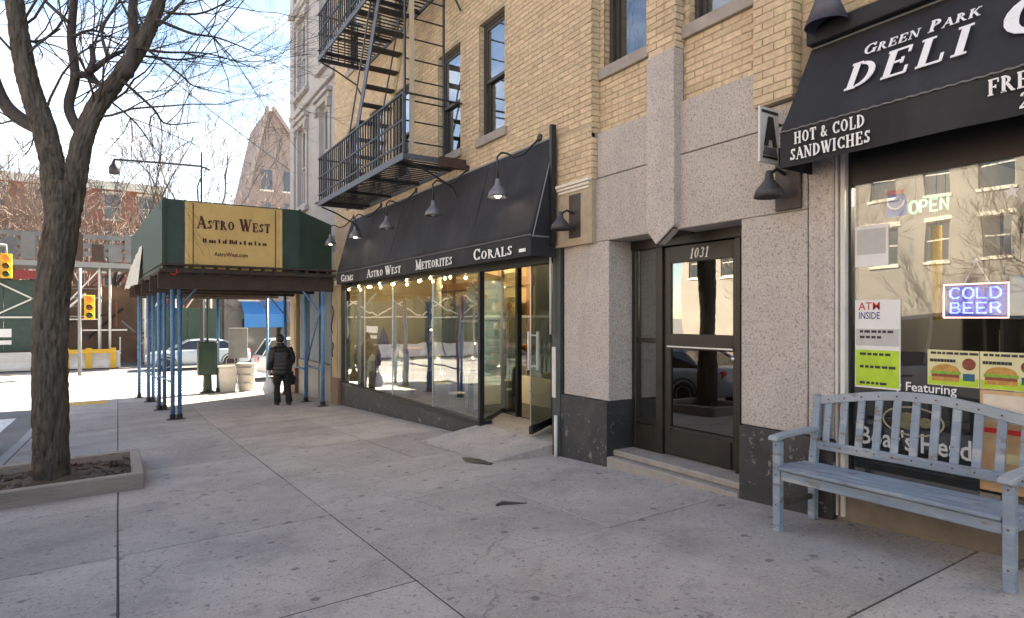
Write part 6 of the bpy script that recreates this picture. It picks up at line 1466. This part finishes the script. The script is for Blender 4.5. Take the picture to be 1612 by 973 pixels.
# traffic signals
def signal(x, y, z, label, rot=0, pole=None):
    t_ = thing('traffic_signal', (x,y,z), label, 'traffic light', 'traffic signals at the crossing'); q = MB(); q.box(x-.19,x+.19,y-.14,y+.14,z,z+1.05); q.build('housing', M_YEL, t_, bevel=.02)
    for k,(c, on) in enumerate((((.006,.04,.012),0),((.07,.035,.005),0),((.5,.02,.015),1))):
        zc = z+.18+.345*k; MB().lathe((x,y-.141,zc), [(.125,0),(.11,.01),(.02,.02)], 14, (0,-1,0)).build('lens', emit('signal_red',(1,.06,.02),.5) if on else mat('lens_%d' % k, c, .3, .1, 9), t_, smooth=True)
        P = [(x+.14*cos(a),y-.15,zc+.14*sin(a)) for a in [pi*i/8 for i in range(9)]]; v = MB()
        for i in range(8): v.add([P[i],P[i+1],(P[i+1][0],y-.34,P[i+1][2]-.01),(P[i][0],y-.34,P[i][2]-.01)], [(0,1,2,3)])
        v.build('visor', M_YEL, t_)
    if pole: MB().tube(pole, .07, 8).build('pole', M_ALU if False else M_GREY, t_, smooth=True)
    return t_
p = at(10,438,27); signal(p.x, p.y, p.z, 'yellow traffic signal hanging high left of the street tree', 0, [(p.x,p.y,p.z+.9),(p.x,p.y,p.z+1.4),(p.x-3,p.y,p.z+1.7),(p.x-6,p.y,p.z+1.75),(p.x-6.1,p.y,FZ)])
p = at(141,503,27); signal(p.x, p.y, p.z, 'yellow traffic signal on a pole right of the street tree', 0, [(p.x-.35,p.y,FZ),(p.x-.35,p.y,p.z+2.2)])
# street lamp
p = at(318,500,27.5); zt = at(318,240,27.5).z; t = thing('street_lamp', (p.x,p.y,FZ), 'tall street lamp with a long arm above the gold sign', 'street lamp')
MB().tube([(p.x,p.y,FZ),(p.x,p.y,FZ+1),(p.x,p.y,zt)], [.13,.09,.055], 10).build('pole', M_BLACK, t, smooth=True)
e = at(180,251,27.5); s0 = at(318,262,27.5); s1 = at(330,268,27.5); MB().tube([s1,s0,at(250,256,27.5),e], .045, 7).build('arm', M_BLACK, t)
MB().lathe(at(180,262,27.5), [(.04,.3),(.08,.2),(.12,.1),(.22,-.05),(.2,-.32),(.06,-.36)], 12).build('lamp_head', M_BLACK, t, smooth=True)
# overhead cables
def cable(a, c, r, label, sag=.3):
    P = []
    for i in range(13):
        f = i/12; q = a.lerp(c, f); q.z -= sag*4*f*(1-f); P.append(q)
    tag(MB().tube(P, r, 5).build('overhead_cable', M_BLACK), label, 'cable', 'overhead cables')
cable(at(255,155,30), at(400,-20,20), .022, 'upper of the two slanting cables crossing the tree crown', .05)
cable(at(240,152,30), at(372,-20,20), .022, 'lower of the two slanting cables crossing the tree crown', .05)
cable(at(236,95,30), at(470,278,18.5), .018, 'long cable running down to the grey corner building', .1)

# ------------------------------------------------------------------ vehicles
def make_car(label, paint, suv=True):
    t = thing('parked_car', (0,0,0), label, 'car', 'cars parked along the streets')
    # stations along y (front +): y, half width low, half width belt, z low, z belt
    ST = [(-2.30,.70,.72,.42,.78),(-2.22,.84,.84,.30,.92),(-1.9,.90,.88,.26,.98),(-1.0,.91,.90,.24,.98),(0,.91,.90,.24,.96),(.9,.91,.89,.24,.94),(1.5,.90,.86,.26,.88),(2.1,.86,.80,.30,.80),(2.32,.74,.70,.36,.68)]
    b = MB(); rings = []
    for y, wl, wb_, zl, zb in ST:
        zc = zb-(zb-zl)*.35; rings.append([(-wl*.9,y,zl),(-wl,y,zl+.10),(-wl-.01,y,zc),(-wb_,y,zb-.03),(-wb_*.86,y,zb),(0,y,zb+.03),(wb_*.86,y,zb),(wb_,y,zb-.03),(wl+.01,y,zc),(wl,y,zl+.10),(wl*.9,y,zl),(0,y,zl)])
    n = 12
    for r_ in rings: b.v.extend(r_)
    for i in range(len(rings)-1):
        for k in range(n): k2=(k+1)%n; b.f.append((i*n+k,(i+1)*n+k,(i+1)*n+k2,i*n+k2)); b.a.append(0)
    b.f += [tuple(range(n)), tuple((len(rings)-1)*n+k for k in range(n-1,-1,-1))]; b.a += [0,0]
    o = b.build('body', paint, t, smooth=True)
    zr = 1.66 if suv else 1.43
    G = [(-2.05 if suv else -1.75,.80,.97,0),(-1.75 if suv else -1.05,.66,zr-.06,1),(-.3,.67,zr,1),(.45,.64,zr-.05,1),(1.25,.78,.93,0)]
    g_ = MB(); rr = []
    base = [(-2.12 if suv else -1.8),1.3]
    top = [(G[1][0],G[1][2]),(G[2][0],G[2][2]),(G[3][0],G[3][2])]
    # glasshouse: lower ring and upper ring
    low = [(-.80,base[0],.965),(.80,base[0],.965),(.84,-.3,.975),(.76,base[1],.925),(-.76,base[1],.925),(-.84,-.3,.975)]
    up = [(-.62,top[0][0],top[0][1]-.03),(.62,top[0][0],top[0][1]-.03),(.66,top[1][0],top[1][1]-.03),(.60,top[2][0],top[2][1]-.03),(-.60,top[2][0],top[2][1]-.03),(-.66,top[1][0],top[1][1]-.03)]
    g_.add(low+up, [(i,(i+1)%6,6+(i+1)%6,6+i) for i in range(6)]); g_.build('windows', M_CARGL2, t)
    r2 = MB(); ur = [Vector(p)*1 for p in up]; r2.v.extend([tuple(p) for p in up]); r2.v.extend([(p[0]*.93,p[1]*.96-.02,p[2]+.05) for p in up])
    r2.f += [(i,(i+1)%6,6+(i+1)%6,6+i) for i in range(6)]+[(6,7,8,11),(8,9,10,11)]; r2.a += [0]*8; r2.build('roof', paint, t, smooth=False)
    for sx in (-1,1):
        for (a, c) in ((low[0 if sx<0 else 1],up[0 if sx<0 else 1]),(low[5 if sx<0 else 2],up[5 if sx<0 else 2]),(low[4 if sx<0 else 3],up[4 if sx<0 else 3])): MB().bar((a[0]*1.005,a[1],a[2]),(c[0]*1.01,c[1],c[2]+.02),.07,.035,(0,1,0)).build('pillar', paint, t)
        MB().box(sx*.93-.03,sx*.93+.10*sx+.03 if sx>0 else sx*.93+.03,.85,.97,.95,1.07).build('mirror', paint, t, bevel=.02) if sx > 0 else MB().box(-1.06,-.90,.85,.97,.95,1.07).build('mirror', paint, t, bevel=.02)
        for y in (-1.35,1.42):
            w = MB().lathe((sx*.72,y,.33), [(.20,0),(.31,0),(.335,.03),(.335,.17),(.31,.20),(.22,.20)], 22, (sx,0,0)).build('wheel', M_TYRE, t, smooth=False)
            q = MB(); q.lathe((sx*.72,y,.33), [(.06,.19),(.21,.175),(.215,.205),(.20,.205),(.19,.18)], 18, (sx,0,0))
            for k in range(5): a = 2*pi*k/5; q.bar((sx*.90,y+.05*cos(a),.33+.05*sin(a)),(sx*.90,y+.2*cos(a),.33+.2*sin(a)),.05,.03,(1,0,0))
            q.build('rim', M_STEEL, w)
            q = MB(); P = [(sx*.915,y+.40*cos(a),.33+.40*sin(a)) for a in [pi*i/10 for i in range(11)]]; q.tube(P, .025, 5); q.build('wheel_arch', M_TYRE, t)
        MB().box(sx*.62-.14,sx*.62+.14,2.20,2.30,.60,.72).build('headlight', mat('headlight_glass', (.6,.62,.65), .15, .05, 9), t, bevel=.02)
        MB().box(sx*.68-.10,sx*.68+.10,-2.29,-2.20,.72,.90).build('tail_light', M_RED, t, bevel=.02)
        q = MB(); q.box(sx*.915-.012,sx*.915+.012,-.15,.02,.80,.83); q.build('door_handle', M_BLACK, t)
    MB().box(-.45,.45,2.28,2.335,.45,.62).build('grille', M_BLACK, t, bevel=.01); MB().box(-.26,.26,-2.325,-2.29,.55,.67).build('number_plate', M_YEL, t)
    return t
M_TYRE = mat('tyre', (.02,.02,.021), .8, .2, 10)
M_CARGL2 = mat('car_window', (.02,.024,.028), .06, .1, 3, spec=.9)
def paint(nm, c): return mat(nm, c, .28, .03, 2, coat=.8)
c1 = make_car('white sport utility car parked at the kerb, mirrored in the deli window', paint('white_car_paint', (.72,.72,.72)), True)
c1.scale = (1.08,1.1,1.16); c1.location = (-2.75,5.2,gr(5.2)); c1.rotation_euler = (R(-2.6),0,0)
c2 = make_car('silver blue saloon car seen between the left shed legs', paint('silver_blue_paint', (.36,.44,.50)), False); c2.location = (3.4,34.6,FZ); c2.rotation_euler = (0,0,R(88))
c3 = copy_tree(c2, (-2.8,-1.2,gr(-1.2)), 0, None, 'silver blue saloon parked on the avenue behind the white car'); c3.rotation_euler = (R(-2.6),0,0)
c4 = make_car('white car standing in the sun behind the walking person', mat('white_car_paint', (0,0,0)), True); c4.location = (7.0,27.2,FZ-.0); c4.rotation_euler = (0,0,R(-90))
c5 = copy_tree(c2, (-2.75,11.8,gr(11.8)), 0, None, 'silver blue saloon parked on the avenue beyond the white car'); c5.rotation_euler = (R(-2.6),0,0)

# ------------------------------------------------------------------ opposite side of the avenue (seen only mirrored in the shop glass)
OX = -23.0
def opposite(y0, y1, h, m, label, wins):
    return facade_building('avenue_building', y0, y1, OX, h, 9, m, label, wins, facing='+x', z0=-.5)
opposite(-22,-5,15, M_BEIGEF, 'beige apartment house across the avenue mirrored in the deli window', (7,4,1.2,1.9,4.6,3.1))
opposite(-4.6,10,13, M_REDB, 'red brick house across the avenue mirrored in the entrance door', (6,3,1.2,1.9,4.6,3.1))
opposite(10.4,30,16, M_BEIGEF, 'pale apartment house across the avenue mirrored in the crystal shop glass', (8,4,1.2,1.9,4.6,3.1))
t = thing('green_shop_awning', (OX+.8,-2,2.4), 'green awning across the avenue mirrored in the deli window', 'awning')
MB().prism([(OX+.02,-4.4,3.5),(OX+1.4,-4.4,2.6),(OX+1.4,-4.4,2.1),(OX+1.36,-4.4,2.1),(OX+1.36,-4.4,2.56),(OX+.02,-4.4,3.44)], (0,8,0)).build('canvas', mat('green_canvas', (.02,.16,.08), .7, .15, 2), t)
sw = MB().box(OX+.01,-18.5,-40,45,-1.2,-.55)
for k, (x, y, rz_, s_, src, l) in enumerate(((-17.6,-1,.4,.8,tC,'bare tree across the avenue opposite the deli'),(-17.6,7.5,2,.75,tA,'bare tree across the avenue opposite the entrance door'),(-17.6,17,3,.8,tB,'bare tree across the avenue opposite the crystal shop'))):
    copy_tree(src, (x,y,gr(y)), rz_, None, l, (s_,s_,s_))
